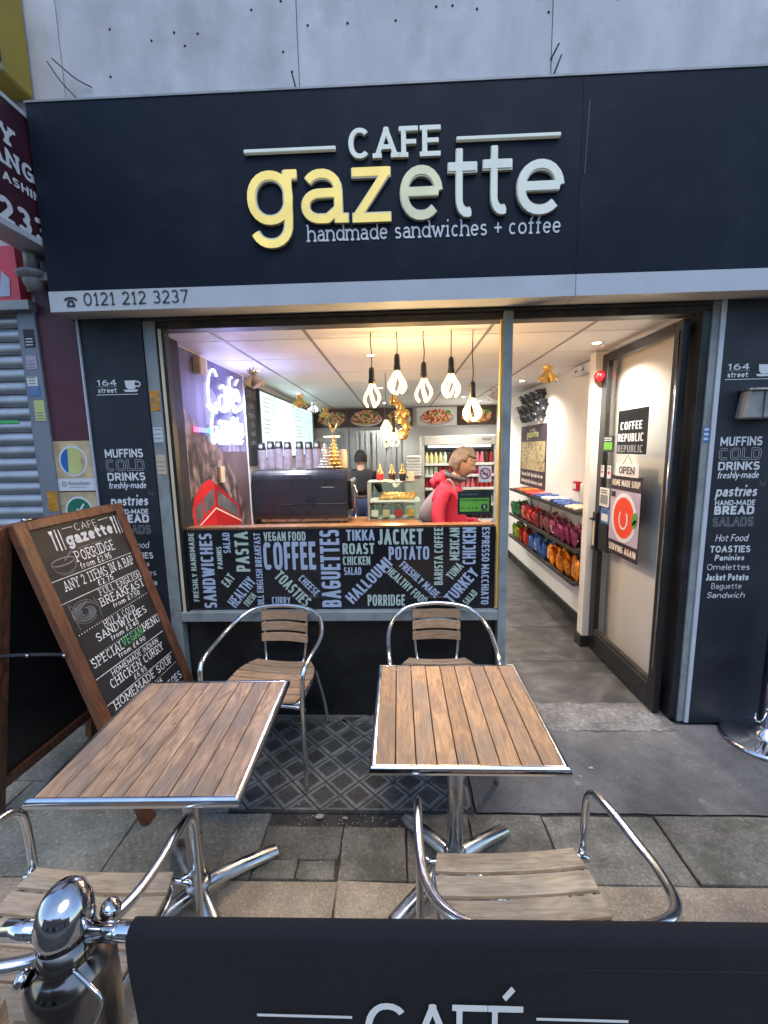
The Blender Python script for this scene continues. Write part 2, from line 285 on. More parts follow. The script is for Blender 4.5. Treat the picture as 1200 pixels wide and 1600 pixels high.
# ------------------------------------------------------------------ stroke lettering
def a_(cx, cy, rx, ry, a0, a1): return ('a', cx, cy, rx, ry, a0, a1)
G = {  # char: (width, strokes, serifs(u,v,side))
'A': (.80, [[(0, 0), (.5, 1)], [(.5, 1), (1, 0)], ['n', (.2, .33), (.8, .33)]], [(0, 0, 'b'), (1, 0, 'b')]),
'B': (.70, [[(0, 0), (0, 1)], ['n', (0, 1), (.5, 1), a_(.5, .76, .42, .24, 90, -90), (0, .52)], ['n', (.4, .52), a_(.52, .26, .48, .26, 90, -90), (0, 0)]], [(0, 0, 'l'), (0, 1, 'l')]),
'C': (.74, [[a_(.5, .5, .5, .5, 45, 315)]], []),
'D': (.76, [[(0, 0), (0, 1)], ['n', (0, 1), (.4, 1), a_(.4, .5, .6, .5, 90, -90), (0, 0)]], [(0, 0, 'l'), (0, 1, 'l')]),
'E': (.60, [[(0, 0), (0, 1)], [(0, 1), (1, 1)], [(0, .52), (.85, .52)], [(0, 0), (1, 0)]], [(0, 0, 'l'), (0, 1, 'l')]),
'F': (.58, [[(0, 0), (0, 1)], [(0, 1), (1, 1)], [(0, .5), (.85, .5)]], [(0, 0, 'b'), (0, 1, 'l')]),
'G': (.78, [[a_(.5, .5, .5, .5, 45, 330)], [(1, .1), (1, .47)], [(.6, .47), (1, .47)]], []),
'H': (.76, [[(0, 0), (0, 1)], [(1, 0), (1, 1)], [(0, .52), (1, .52)]], [(0, 0, 'b'), (0, 1, 'b'), (1, 0, 'b'), (1, 1, 'b')]),
'I': (0, [[(.5, 0), (.5, 1)]], [(.5, 0, 'b'), (.5, 1, 'b')]),
'J': (.5, [[(1, 1), (1, .3), a_(.45, .3, .55, .3, 0, -165)]], [(1, 1, 'b')]),
'K': (.74, [[(0, 0), (0, 1)], [(0, .38), (1, 1)], [(.35, .6), (1, 0)]], [(0, 0, 'b'), (0, 1, 'b')]),
'L': (.58, [[(0, 0), (0, 1)], [(0, 0), (1, 0)]], [(0, 1, 'b')]),
'M': (.95, [[(0, 0), (0, 1)], [(1, 0), (1, 1)], ['n', (0, 1), (.5, .2)], ['n', (1, 1), (.5, .2)]], [(0, 0, 'b'), (1, 0, 'b')]),
'N': (.78, [[(0, 0), (0, 1)], [(1, 0), (1, 1)], ['n', (0, 1), (1, 0)]], [(0, 0, 'b'), (1, 1, 'b')]),
'O': (.80, [[a_(.5, .5, .5, .5, 0, 360)]], []),
'P': (.68, [[(0, 0), (0, 1)], ['n', (0, 1), (.45, 1), a_(.45, .72, .55, .28, 90, -90), (0, .44)]], [(0, 0, 'b'), (0, 1, 'l')]),
'Q': (.80, [[a_(.5, .5, .5, .5, 0, 360)], ['n', (.6, .3), (1, 0)]], []),
'R': (.72, [[(0, 0), (0, 1)], ['n', (0, 1), (.45, 1), a_(.45, .73, .5, .27, 90, -90), (0, .46)], [(.45, .46), (1, 0)]], [(0, 0, 'b'), (0, 1, 'l'), (1, 0, 'r')]),
'S': (.66, [[a_(.5, .75, .48, .25, 30, 270), a_(.5, .25, .5, .25, 90, -150)]], []),
'T': (.68, [[(.5, 0), (.5, 1)], [(0, 1), (1, 1)]], [(.5, 0, 'b')]),
'U': (.74, [[(0, 1), (0, .35), a_(.5, .35, .5, .35, 180, 360), (1, 1)]], [(0, 1, 'b'), (1, 1, 'b')]),
'V': (.78, [[(0, 1), (.5, 0)], [(.5, 0), (1, 1)]], [(0, 1, 'b'), (1, 1, 'b')]),
'W': (1.1, [[(0, 1), (.27, 0)], [(.27, 0), (.5, .9)], [(.5, .9), (.73, 0)], [(.73, 0), (1, 1)]], [(0, 1, 'b'), (1, 1, 'b')]),
'X': (.74, [[(0, 0), (1, 1)], [(0, 1), (1, 0)]], []),
'Y': (.76, [[(.5, 0), (.5, .45)], ['n', (.5, .45), (0, 1)], ['n', (.5, .45), (1, 1)]], [(.5, 0, 'b'), (0, 1, 'b'), (1, 1, 'b')]),
'Z': (.68, [[(0, 1), (1, 1)], [(0, 0), (1, 0)], ['n', (1, 1), (0, 0)]], []),
'0': (.66, [[a_(.5, .5, .5, .5, 0, 360)]], []),
'1': (.42, [[(.6, 0), (.6, 1)], ['n', (.6, 1), (0, .78)]], [(.6, 0, 'b')]),
'2': (.60, [[a_(.48, .71, .48, .29, 160, -25), (0, 0)], [(0, 0), (1, 0)]], []),
'3': (.58, [[a_(.45, .75, .48, .25, 145, -90)], [a_(.45, .27, .55, .25, 90, -145)]], []),
'4': (.66, [[(.75, 0), (.75, 1)], ['n', (.75, 1), (0, .28)], [(0, .28), (1, .28)]], []),
'5': (.60, [[(.1, 1), (.92, 1)], ['n', (.1, 1), (.06, .52)], [a_(.45, .31, .55, .31, 140, -150)]], []),
'6': (.62, [[a_(.5, .3, .5, .3, 0, 360)], ['n', (0, .3), (.04, .55), (.3, .88), (.75, 1)]], []),
'7': (.60, [[(0, 1), (1, 1)], [(1, 1), (.35, 0)]], []),
'8': (.62, [[a_(.5, .76, .43, .24, 0, 360)], [a_(.5, .26, .5, .26, 0, 360)]], []),
'9': (.62, [[a_(.5, .7, .5, .3, 0, 360)], ['n', (1, .7), (.96, .45), (.7, .12), (.25, 0)]], []),
'£': (.62, [[a_(.62, .74, .36, .26, 25, 180), (.26, .3), (.1, 0)], [(0, 0), (1, 0)], ['n', (0, .48), (.75, .48)]], []),
'&': (.74, [['n', (1, 0), (.3, .62), a_(.46, .8, .22, .2, 200, -20), (.15, .42), a_(.4, .22, .38, .22, 150, 290), (1, .45)]], []),
'+': (.56, [[(0, .42), (1, .42)], [(.5, .15), (.5, .69)]], []),
'-': (.34, [[(0, .36), (1, .36)]], []),
'.': (0, [[(.5, 0), (.5, .02)]], []),
'!': (0, [[(.5, .3), (.5, 1)], [(.5, 0), (.5, .02)]], []),
"'": (0, [[(.5, .8), (.5, 1)]], []),
'%': (.8, [[(0, 0), (1, 1)], [a_(.2, .8, .2, .2, 0, 360)], [a_(.8, .2, .2, .2, 0, 360)]], []),
'a': (.58, [[a_(.47, .42, .47, .26, 145, 0), (.94, .0)], ['n', (.94, .39), (.45, .39), a_(.42, .195, .42, .195, 90, 270), (.62, .0), (.94, .14)]], [(.94, 0, 'r')]),
'b': (.64, [[(0, 0), (0, 1)], [a_(.5, .34, .5, .34, 0, 360)]], [(0, 1, 'l')]),
'c': (.56, [[a_(.5, .34, .5, .34, 48, 312)]], []),
'd': (.64, [[(1, 0), (1, 1)], [a_(.5, .34, .5, .34, 0, 360)]], [(1, 1, 'l'), (1, 0, 'r')]),
'e': (.60, [['n', (0, .36), (1, .36)], [a_(.5, .34, .5, .34, 4, 318)]], []),
'f': (.42, [[(.4, 0), (.4, .74), a_(.8, .74, .4, .26, 180, 70)], [(0, .68), (.9, .68)]], [(.4, 0, 'b')]),
'g': (.62, [[a_(.5, .34, .5, .34, 0, 360)], [(.98, .68), (.98, -.02), a_(.5, -.02, .48, .28, 0, -155)]], [(.98, .68, 'r')]),
'h': (.64, [[(0, 0), (0, 1)], ['n', (0, .3), a_(.5, .38, .5, .3, 180, 0), (1, 0)]], [(0, 0, 'b'), (0, 1, 'l'), (1, 0, 'b')]),
'i': (0, [[(.5, 0), (.5, .68)], [(.5, .93), (.5, .96)]], [(.5, 0, 'b'), (.5, .68, 'l')]),
'j': (.25, [[(1, .68), (1, -.05), a_(.5, -.05, .5, .25, 0, -100)], [(1, .93), (1, .96)]], []),
'k': (.62, [[(0, 0), (0, 1)], [(0, .25), (.95, .68)], [(.4, .42), (1, 0)]], [(0, 0, 'b'), (0, 1, 'l')]),
'l': (0, [[(.5, 0), (.5, 1)]], [(.5, 0, 'b'), (.5, 1, 'l')]),
'm': (1.0, [[(0, 0), (0, .68)], ['n', (0, .3), a_(.25, .42, .25, .26, 180, 0), (.5, 0)], ['n', (.5, .3), a_(.75, .42, .25, .26, 180, 0), (1, 0)]], [(0, 0, 'b'), (0, .68, 'l'), (.5, 0, 'b'), (1, 0, 'b')]),
'n': (.62, [[(0, 0), (0, .68)], ['n', (0, .3), a_(.5, .38, .5, .3, 180, 0), (1, 0)]], [(0, 0, 'b'), (0, .68, 'l'), (1, 0, 'b')]),
'o': (.64, [[a_(.5, .34, .5, .34, 0, 360)]], []),
'p': (.64, [[(0, -.3), (0, .68)], [a_(.5, .34, .5, .34, 0, 360)]], [(0, -.3, 'b'), (0, .68, 'l')]),
'q': (.64, [[(1, -.3), (1, .68)], [a_(.5, .34, .5, .34, 0, 360)]], []),
'r': (.42, [[(0, 0), (0, .68)], ['n', (0, .3), a_(.7, .36, .7, .32, 175, 65)]], [(0, 0, 'b'), (0, .68, 'l')]),
's': (.50, [[a_(.5, .515, .46, .165, 30, 270), a_(.5, .175, .5, .175, 90, -150)]], []),
't': (.50, [[(.35, .845), (.35, .22), a_(.72, .22, .37, .22, 180, 290)], [(0, .68), (.98, .68)]], []),
'u': (.62, [['n', (0, .68), (0, .3), a_(.5, .3, .5, .3, 180, 360), (1, .4)], [(1, 0), (1, .68)]], [(0, .68, 'l'), (1, 0, 'r'), (1, .68, 'l')]),
'v': (.60, [[(0, .68), (.5, 0)], [(.5, 0), (1, .68)]], [(0, .68, 'b'), (1, .68, 'b')]),
'w': (.92, [[(0, .68), (.27, 0)], [(.27, 0), (.5, .62)], [(.5, .62), (.73, 0)], [(.73, 0), (1, .68)]], [(0, .68, 'b'), (1, .68, 'b')]),
'x': (.58, [[(0, 0), (1, .68)], [(0, .68), (1, 0)]], []),
'y': (.60, [[(0, .68), (.52, 0)], [(1, .68), (.28, -.3)]], [(0, .68, 'b'), (1, .68, 'b')]),
'z': (.54, [[(0, .68), (1, .68)], [(0, 0), (1, 0)], ['n', (1, .68), (0, 0)]], []),
}
G['É'] = (.60, G['E'][1]+[['n', (.35, 1.12), (.7, 1.3)]], G['E'][2])
G['é'] = (.60, G['e'][1]+[['n', (.35, .82), (.7, 1.0)]], [])
def glyph_strokes(ch, w, wf, slab, n):
    wd, st, sf = G[ch]
    W = max(wd*wf, 2*w) if wd else (2*w if not slab else max(2*w, .32*wf))
    hw = w; low = ch.islower() and ch not in 'é'
    def mv(v):
        if low:
            xs = [-.3, 0, .68, 1]; ys = [-.3+hw, hw, .68-hw, 1-hw]
            if ch in 'i' and v > .8: return v
            return float(np.interp(v, xs, ys))
        return hw + v*(1-2*hw) if v <= 1 else v
    mu = lambda u: hw + u*(W-2*hw)
    segs = []
    for s in st:
        noext = s[0] == 'n'; s = s[1:] if noext else s; pts = []; kinds = []
        for e in s:
            if e[0] == 'a':
                _, cx, cy, rx, ry, a0, a1 = e; k = max(4, int(abs(a1-a0)/15))
                x0, x1 = mu(cx-rx), mu(cx+rx); y0, y1 = mv(cy-ry), mv(cy+ry)
                for i in range(k+1):
                    t = rad(a0+(a1-a0)*i/k); c, si = math.cos(t), math.sin(t)
                    c = math.copysign(abs(c)**(2/n), c); si = math.copysign(abs(si)**(2/n), si)
                    pts.append(((x0+x1)/2+c*(x1-x0)/2, (y0+y1)/2+si*(y1-y0)/2))
                kinds += ['a']
            else: pts.append((mu(e[0]), mv(e[1]))); kinds += ['p']
        segs.append((pts, 0 if noext or kinds[0] == 'a' else hw, 0 if noext or kinds[-1] == 'a' else hw))
    if slab:
        L = hw*.9+.085
        for u, v, sd in sf:
            x, y = mu(u), mv(v); l = L if sd in 'lb' else 0; r = L if sd in 'rb' else 0
            segs.append(([(x-l, y), (x+r, y)], 0, 0))
    return segs, W
_gc = {}
def glyph(ch, w=.09, wf=1., slab=False, n=2., res=40, outline=0., soft=False):
    key = (ch, w, wf, slab, n, res, outline, soft)
    if key in _gc: return _gc[key]
    segs, W = glyph_strokes(ch, w, wf, slab, n)
    xs = [p[0] for s in segs for p in s[0]]; ys = [p[1] for s in segs for p in s[0]]
    ylo = -.3 if min(ys) < -.05 else 0.; yhi = max(1., max(ys)+w)
    x0, x1 = min(xs)-2*w-.05, max(xs)+2*w+.05; y0, y1 = ylo-.05, yhi+.05
    nx = int((x1-x0)*res)+2; ny = int((y1-y0)*res)+2
    X, Y = np.meshgrid(np.linspace(x0, x1, nx), np.linspace(y0, y1, ny)); D = np.full(X.shape, 9.)
    for pts, e0, e1 in segs:
        m = len(pts); closed = m > 3 and math.dist(pts[0], pts[-1]) < 1e-4
        for i in range(m-1):
            ax, ay = pts[i]; bx, by = pts[i+1]; dx, dy = bx-ax, by-ay; l = math.hypot(dx, dy)
            if l < 1e-6: continue
            dx /= l; dy /= l; s = (X-ax)*dx+(Y-ay)*dy; p = np.abs(-(X-ax)*dy+(Y-ay)*dx)
            over = np.maximum(s-l, -s)
            d = np.where((s >= 0) & (s <= l), p, np.hypot(p, np.maximum(over, 0)))-w
            if not soft:
                if i == 0 and not closed: d = np.where(s < 0, np.maximum(p-w, -s-e0), d)
                if i == m-2 and not closed: d = np.where(s > l, np.maximum(p-w, s-l-e1), d)
            D = np.minimum(D, d)
    if not soft: D = np.maximum(D, np.maximum(ylo-Y, Y-yhi))
    if outline: D = np.abs(D+outline)-outline
    D = np.where(D == 0, 1e-9, D)
    nxt = {}; hx = (x1-x0)/(nx-1); hy = (y1-y0)/(ny-1)
    def pt(e):
        i, j, h = e; a = D[j, i]
        if h: b = D[j, i+1]; t = a/(a-b); return (x0+(i+t)*hx, y0+j*hy)
        b = D[j+1, i]; t = a/(a-b); return (x0+i*hx, y0+(j+t)*hy)
    Sg = D < 0
    act = np.argwhere((Sg[:-1, :-1] != Sg[1:, 1:]) | (Sg[:-1, 1:] != Sg[1:, :-1]) | (Sg[:-1, :-1] != Sg[:-1, 1:]))
    for j, i in act:
        i = int(i); j = int(j); c = (Sg[j, i], Sg[j, i+1], Sg[j+1, i+1], Sg[j+1, i])
        E = ((i, j, 1), (i+1, j, 0), (i, j+1, 1), (i, j, 0))
        enter = [E[k] for k in range(4) if c[k] and not c[(k+1) % 4]]; leave = [E[k] for k in range(4) if not c[k] and c[(k+1) % 4]]
        # inside kept on the left: path runs from in->out edge to out->in edge
        if len(enter) == 1: nxt[enter[0]] = leave[0]
        elif len(enter) == 2:
            ks = [k for k in range(4) if c[k] and not c[(k+1) % 4]]
            for k in ks: nxt[E[k]] = E[(k-1) % 4] if (not c[(k-1) % 4]) else E[(k+1) % 4]
    loops = []
    while nxt:
        s0 = next(iter(nxt)); e = s0; L = []
        while e in nxt: n2 = nxt.pop(e); L.append(pt(e)); e = n2
        if len(L) > 5: loops.append(L)
    def simp(L, tol):
        out = [L[0]]; k = 0; N = len(L)
        while k < N-1:
            j = min(k+2, N-1)
            while j < N:
                a, b = L[k], L[j]; dx, dy = b[0]-a[0], b[1]-a[1]; l = math.hypot(dx, dy) or 1
                if max((abs((L[q][0]-a[0])*dy-(L[q][1]-a[1])*dx)/l for q in range(k+1, j)), default=0) > tol or j-k > 25: break
                j += 1
            k = max(k+1, j-1); out.append(L[k])
        if len(out) > 3 and math.dist(out[0], out[-1]) < tol: out.pop()
        return out
    loops = [simp(L, .25/res if res > 60 else .3/res) for L in loops]
    ar = lambda L: sum(L[i-1][0]*L[i][1]-L[i][0]*L[i-1][1] for i in range(len(L)))/2
    def ins(p, L):
        r = False
        for i in range(len(L)):
            (xa, ya), (xb, yb) = L[i-1], L[i]
            if (ya > p[1]) != (yb > p[1]) and p[0] < (xb-xa)*(p[1]-ya)/(yb-ya)+xa: r = not r
        return r
    loops.sort(key=lambda L: -abs(ar(L))); groups = []
    for L in loops:
        d = [g for g in groups if ins(L[0], g[0])]
        lvl = len([1 for L2 in loops if L2 is not L and abs(ar(L2)) > abs(ar(L)) and ins(L[0], L2)])
        if lvl % 2 == 0: groups.append([L, []])
        elif d: d[-1][1].append(L)
    _gc[key] = (groups, W); return _gc[key]
def text_loops(s, h, fit=None, gap=.11, shear=0., jit=0., space=.3, align='c', rot=0., dy=0., word=None, **st):
    out = []; x = 0
    st.setdefault('res', 40)
    lay = []; wi = 0
    for ch in s:
        if ch == ' ': wi += 1; x += space*st.get('wf', 1)+gap; continue
        if ch not in G: ch = ch.upper() if ch.upper() in G else '-'
        g, W = glyph(ch, **st); lay.append((x, g, wi)); x += W+gap
    tot = x-gap; kx = (fit/(tot*h)) if fit else 1.
    off = {'c': -tot/2, 'l': 0, 'r': -tot}[align]; cr, sr = math.cos(rot), math.sin(rot)
    rnd = random.Random(len(s)*7+ord(s[0]))
    for x, g, wi in lay:
        if word is not None and wi != word: rnd.random(); continue
        jx, jy, js = (rnd.uniform(-jit, jit), rnd.uniform(-jit, jit), 1+rnd.uniform(-jit, jit)) if jit else (0, 0, 1)
        def tr(p):
            X = (x+off+p[0]+jx+shear*p[1])*h*kx; Z = (p[1]*js+jy)*h+dy
            return (X*cr-Z*sr, X*sr+Z*cr)
        out += [([tr(p) for p in o], [[tr(p) for p in q] for q in hs]) for o, hs in g]
    return out
def write(s, parent, m, mtx, h, depth=.001, name='lettering', **k):
    n = s.count(' ')+1; o = None
    for i in range(n):      # every word is an object of its own
        o = put(name, poly_me(text_loops(s, h, word=i if n > 1 else None, **k), depth), m, parent, mtx=mtx)
    return o
BEBAS = dict(w=.085, wf=.62, n=3.4, gap=.085)
SANS = dict(w=.07, wf=.95, n=2.2, gap=.13)
SLAB = dict(w=.075, wf=1.0, slab=True, n=2.2, gap=.16)
CHALK = dict(w=.05, wf=.8, slab=True, gap=.16, jit=.03, soft=True, res=34)

# ================================================================== MATERIAL LIST
mat('navy_panel', (.0065, .0115, .023), .5, var=.1, scale=3, dirt=(.03, .036, .045), dirt_scale=4.5, dirt_amt=.32, bump=.05, bscale=30, spec=.14)
mat('scratch_grey', (.045, .05, .06), .7)
mat('navy_pillar', (.008, .0125, .022), .6, var=.15, scale=4, dirt=(.05, .06, .07), dirt_scale=5, dirt_amt=.18, bump=.1)
mat('pale_strip', (.46, .50, .54), .4, var=.04, scale=4, dirt=(.3, .32, .34), dirt_scale=3, dirt_amt=.25)
mat('grey_frame', (.25, .285, .29), .45, var=.1, scale=7, dirt=(.12, .12, .11), dirt_scale=9, dirt_amt=.55, bump=.15, bscale=40)
mat('pale_trim', (.5, .56, .62), .35, var=.05)
mat('cladding', (.49, .49, .515), .8, var=.17, scale=3.6, stretch=(1.6, 1, .55), dirt=(.26, .26, .265), dirt_scale=2.4, dirt_amt=.45, bump=.25, bscale=25, objvar=.05)
mat('rust', (.06, .045, .04), .8)
mat('black_paint', (.012, .013, .015), .35, var=.2, dirt=(.05, .05, .05), dirt_amt=.2, dirt_scale=6)
mat('dark_head', (.03, .027, .024), .45, var=.3, scale=5, dirt=(.16, .12, .07), dirt_scale=7, dirt_amt=.45)
mat('black_matte', (.014, .014, .016), .8, var=.2)
mat('stall_black', (.008, .009, .011), .38, var=.3, dirt=(.05, .055, .06), dirt_scale=14, dirt_amt=.15)
mat('film_black', (.012, .013, .016), .22, var=.1)
mat('word_blue', (.38, .46, .60), .6, var=.04); mat('word_green', (.42, .53, .47), .6, var=.04)
mat('print_white', (.62, .65, .68), .6, var=.05); mat('print_grey', (.22, .24, .26), .6, var=.05); mat('print_dark', (.02, .022, .03), .6)
mat('letter_cream', (.74, .77, .68), .35, var=.06, emit=(.8, .85, .6), estr=.05)  # slight emission brightens letters that have no light of their own
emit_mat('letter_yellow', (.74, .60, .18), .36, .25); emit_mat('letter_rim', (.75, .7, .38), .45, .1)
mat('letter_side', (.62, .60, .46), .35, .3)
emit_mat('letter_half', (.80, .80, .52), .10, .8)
mat('maroon', (.075, .012, .028), .5, var=.12, dirt=(.12, .05, .07), dirt_scale=4, dirt_amt=.25)
mat('maroon_sign', (.045, .012, .022), .4, var=.1)
mat('red_sign', (.62, .045, .075), .4, var=.1)
mat('shutter', (.40, .43, .47), .38, .55, var=.1, scale=5, dirt=(.18, .19, .2), dirt_scale=6, dirt_amt=.4, objvar=.06)
mat('rail_grey', (.20, .23, .27), .5, .2, var=.1, dirt=(.1, .11, .12), dirt_amt=.4)
mat('yellow_sign', (.30, .22, .02), .5)
mat('metal_grey', (.30, .31, .31), .5, .3, dirt=(.1, .1, .1), dirt_amt=.4, dirt_scale=8)
mat('stone_grey', (.30, .30, .30), .7, dirt=(.1, .1, .1), dirt_amt=.5, dirt_scale=12)
mat('brick_far', (.20, .14, .11), .9, var=.2)
mat('brick_ext', (.08, .06, .055), .9)
mat('alu', (.72, .74, .76), .17, 1., var=.04, scale=20, rvar=.25)
mat('alu_dull', (.55, .57, .59), .3, 1., var=.1, scale=12, dirt=(.3, .31, .32), dirt_amt=.4, dirt_scale=9, rvar=.3)
mat('chrome', (.78, .79, .82), .06, 1., var=.03, scale=9, rvar=.4)
mat('chrome_worn', (.5, .51, .54), .16, 1., var=.1, scale=12, dirt=(.25, .25, .26), dirt_amt=.3, dirt_scale=14)
mat('chrome_post', (.66, .66, .68), .11, 1., var=.15, scale=10, dirt=(.2, .2, .2), dirt_amt=.5, dirt_scale=11, rvar=.4)
mat('chrome_dark', (.20, .18, .17), .2, 1., var=.15, scale=12, rvar=.4)  # dark base tint stands in for the dark surroundings the tube reflects
wood_mat('table_wood', (.56, .32, .16), (.36, .195, .10), (.24, .18, .14), axis=1, blotch=.75, var=.22)
wood_mat('table_wood_grey', (.50, .32, .195), (.26, .155, .095), (.22, .17, .14), axis=1, blotch=.8, var=.22)
wood_mat('slat_wood', (.56, .36, .21), (.38, .23, .13), (.36, .26, .19), axis=0, blotch=.4, var=.18)
wood_mat('slat_wood_grey', (.68, .50, .32), (.46, .315, .195), (.46, .37, .28), axis=0, blotch=.6, var=.15)
wood_mat('board_wood', (.22, .085, .04), (.09, .03, .016), (.10, .045, .025), axis=2, blotch=.4, var=.15, rough=.45)
wood_mat('counter_wood', (.48, .22, .08), (.30, .12, .045), (.35, .17, .07), axis=0, blotch=.3, rough=.25)
mat('chalkboard', (.011, .012, .014), .55, var=.3, scale=5, dirt=(.03, .032, .036), dirt_amt=.5, dirt_scale=4)
mat('chalk', (.80, .80, .82), .8, var=.3, scale=60, dirt=(.2, .2, .2), dirt_amt=.5, dirt_scale=50); mat('chalk_green', (.12, .5, .2), .8, var=.15, scale=40); mat('chalk_dim', (.26, .26, .27), .8, var=.2, scale=60)
mat('banner', (.0032, .0042, .007), .9, var=.15, scale=9, bump=.4, bscale=500, rvar=0)
mat('banner_print', (.75, .76, .74), .7, var=.05)
# ground
def ground_mat(name, a, b, scale, rough=.85, spots=.4, bump=.6, bs=60, spotcol=(.3, .31, .32), moss=None):
    m = bpy.data.materials.new(name); m.use_nodes = True; MATS[name] = m
    n = m.node_tree.nodes; L = m.node_tree.links.new; P = n['Principled BSDF']; P.inputs['Roughness'].default_value = rough
    tc = n.new('ShaderNodeNewGeometry'); oi = n.new('ShaderNodeObjectInfo'); pos = tc.outputs['Position']
    def nz(s, d=8, r=.6): z = n.new('ShaderNodeTexNoise'); z.inputs['Scale'].default_value = s; z.inputs['Detail'].default_value = d; z.inputs['Roughness'].default_value = r; L(pos, z.inputs['Vector']); return z
    def mrg(src, lo, hi, o0=0., o1=1.): q = n.new('ShaderNodeMapRange'); L(src, q.inputs[0]); q.inputs[1].default_value = lo; q.inputs[2].default_value = hi; q.inputs[3].default_value = o0; q.inputs[4].default_value = o1; return q.outputs[0]
    def mix(f, c1, c2):
        q = n.new('ShaderNodeMix'); q.data_type = 'RGBA'; L(f, q.inputs[0])
        for i, c in ((6, c1), (7, c2)):
            if isinstance(c, tuple): q.inputs[i].default_value = (*c, 1)
            else: L(c, q.inputs[i])
        return q.outputs[2]
    c = mix(mrg(nz(scale).outputs[0], .35, .65), a, b)
    fine = nz(bs*1.5, 4, .75).outputs[0]
    c = mix(mrg(fine, .52, .7, 0, .45), c, tuple(min(1, x*2.2+.03) for x in b)); c = mix(mrg(fine, .46, .3, 0, .5), c, tuple(x*.45 for x in a))
    if moss: c = mix(mrg(nz(4.5).outputs[0], .5, .62, 0, .5), c, moss)
    vo = n.new('ShaderNodeTexVoronoi'); vo.inputs['Scale'].default_value = 9.; L(pos, vo.inputs['Vector'])
    th = n.new('ShaderNodeSeparateColor'); L(vo.outputs['Color'], th.inputs[0])
    sel = mrg(th.outputs[0], .80, .82); dist = mrg(vo.outputs['Distance'], .16, .12)
    mu = n.new('ShaderNodeMath'); mu.operation = 'MULTIPLY'; L(sel, mu.inputs[0]); L(dist, mu.inputs[1])
    m3 = n.new('ShaderNodeMath'); m3.operation = 'MULTIPLY'; L(mu.outputs[0], m3.inputs[0]); m3.inputs[1].default_value = spots
    c = mix(m3.outputs[0], c, spotcol)
    blot = n.new('ShaderNodeMath'); blot.operation = 'MULTIPLY'; L(mrg(oi.outputs['Random'], 0, 1, .82, 1.15), blot.inputs[0]); L(mrg(nz(1.9, 10, .7).outputs[0], .36, .62, .62, 1.12), blot.inputs[1])
    sc = n.new('ShaderNodeVectorMath'); sc.operation = 'SCALE'; L(c, sc.inputs[0]); L(blot.outputs[0], sc.inputs[3]); L(sc.outputs[0], P.inputs['Base Color'])
    ad = n.new('ShaderNodeMath'); ad.operation = 'ADD'; L(nz(bs, 6).outputs[0], ad.inputs[0]); L(fine, ad.inputs[1])
    bp = n.new('ShaderNodeBump'); bp.inputs['Strength'].default_value = bump; bp.inputs['Distance'].default_value = .004; L(ad.outputs[0], bp.inputs['Height']); L(bp.outputs[0], P.inputs['Normal'])
ground_mat('flag_beige', (.29, .235, .175), (.42, .345, .26), 5, spots=.25, bs=70)
ground_mat('flag_dark', (.13, .122, .10), (.23, .215, .185), 6, spots=.3, bs=50, moss=(.06, .066, .045))
ground_mat('flag_grey', (.15, .147, .12), (.25, .242, .205), 4, spots=.3, bs=40)
ground_mat('asphalt', (.085, .082, .082), (.15, .145, .145), 4, spots=.6, bs=120, bump=.8, spotcol=(.24, .25, .26))
ground_mat('mortar', (.03, .028, .025), (.06, .056, .05), 14, bs=50, spotcol=(.25, .2, .16), spots=.5)
ground_mat('threshold', (.09, .088, .087), (.17, .167, .163), 7, spots=.2, bs=30)
ground_mat('tile_rim', (.10, .105, .10), (.21, .215, .205), 7, spots=.1, bs=60, bump=.3, rough=.55)
ground_mat('tile_face', (.035, .036, .036), (.07, .07, .068), 6, spots=.15, bs=60, bump=.3, rough=.5)
ground_mat('grit', (.2, .19, .18), (.45, .44, .42), 30, spots=0)
ramp_mat('slate_floor', [(.3, (.035, .034, .034)), (.48, (.055, .053, .052)), (.58, (.078, .075, .072)), (.72, (.12, .115, .11))], .42, 2.6, 10, (1, 1.3, 1), bump=.25, distortion=2.2)
# interior
mat('ceiling_white', (.76, .76, .76), .5, var=.03, scale=3)
mat('grid_grey', (.22, .21, .21), .5)
mat('wall_cream', (.78, .76, .71), .6, var=.03, scale=2)
mat('wall_back', (.56, .58, .58), .5, var=.05, scale=2)
mat('skirting', (.02, .02, .02), .4)
mat('shelf_black', (.03, .028, .024), .5)
mat('white_plastic', (.75, .75, .73), .4); mat('cream_plastic', (.6, .52, .36), .5)
mat('red_plastic', (.42, .012, .02), .35); mat('green_plastic', (.05, .4, .12), .4)
mat('fridge_body', (.5, .49, .46), .4, var=.04)
mat('machine_black', (.022, .025, .034), .3, var=.1, spec=.6)
mat('cup_black', (.02, .022, .028), .4); mat('cup_rim', (.62, .58, .66), .5); mat('cup_body', (.2, .165, .25), .5); mat('packet_label', (.62, .55, .42), .3, .1, var=.5, scale=30)
mat('gold', (.85, .58, .2), .22, .9); mat('silver', (.75, .73, .72), .2, .9)
mat('skin', (.50, .30, .22), .5, var=.05, scale=12)
mat('coat_pink', (.47, .016, .05), .65, var=.2, scale=7, bump=.7, bscale=16)
mat('hair_brown', (.16, .12, .09), .6, var=.35, scale=14, stretch=(1, 1, 4), bump=.4)
mat('trouser_dark', (.02, .022, .03), .8); mat('jumper_black', (.012, .012, .014), .85, bump=.3, bscale=200); mat('jeans', (.02, .035, .09), .8, bump=.3, bscale=300)
mat('bag_grey', (.21, .19, .22), .7, var=.1, bump=.3, bscale=60)
mat('scarf', (.1, .1, .12), .8, var=.9, scale=90)
mat('pastry', (.62, .34, .10), .5, var=.3, scale=30, bump=.4, bscale=90)
mat('jam', (.45, .03, .04), .4); mat('jar_cream', (.6, .5, .35), .5)
mat('paper', (.7, .7, .68), .7); mat('beige_tag', (.5, .42, .3), .7)
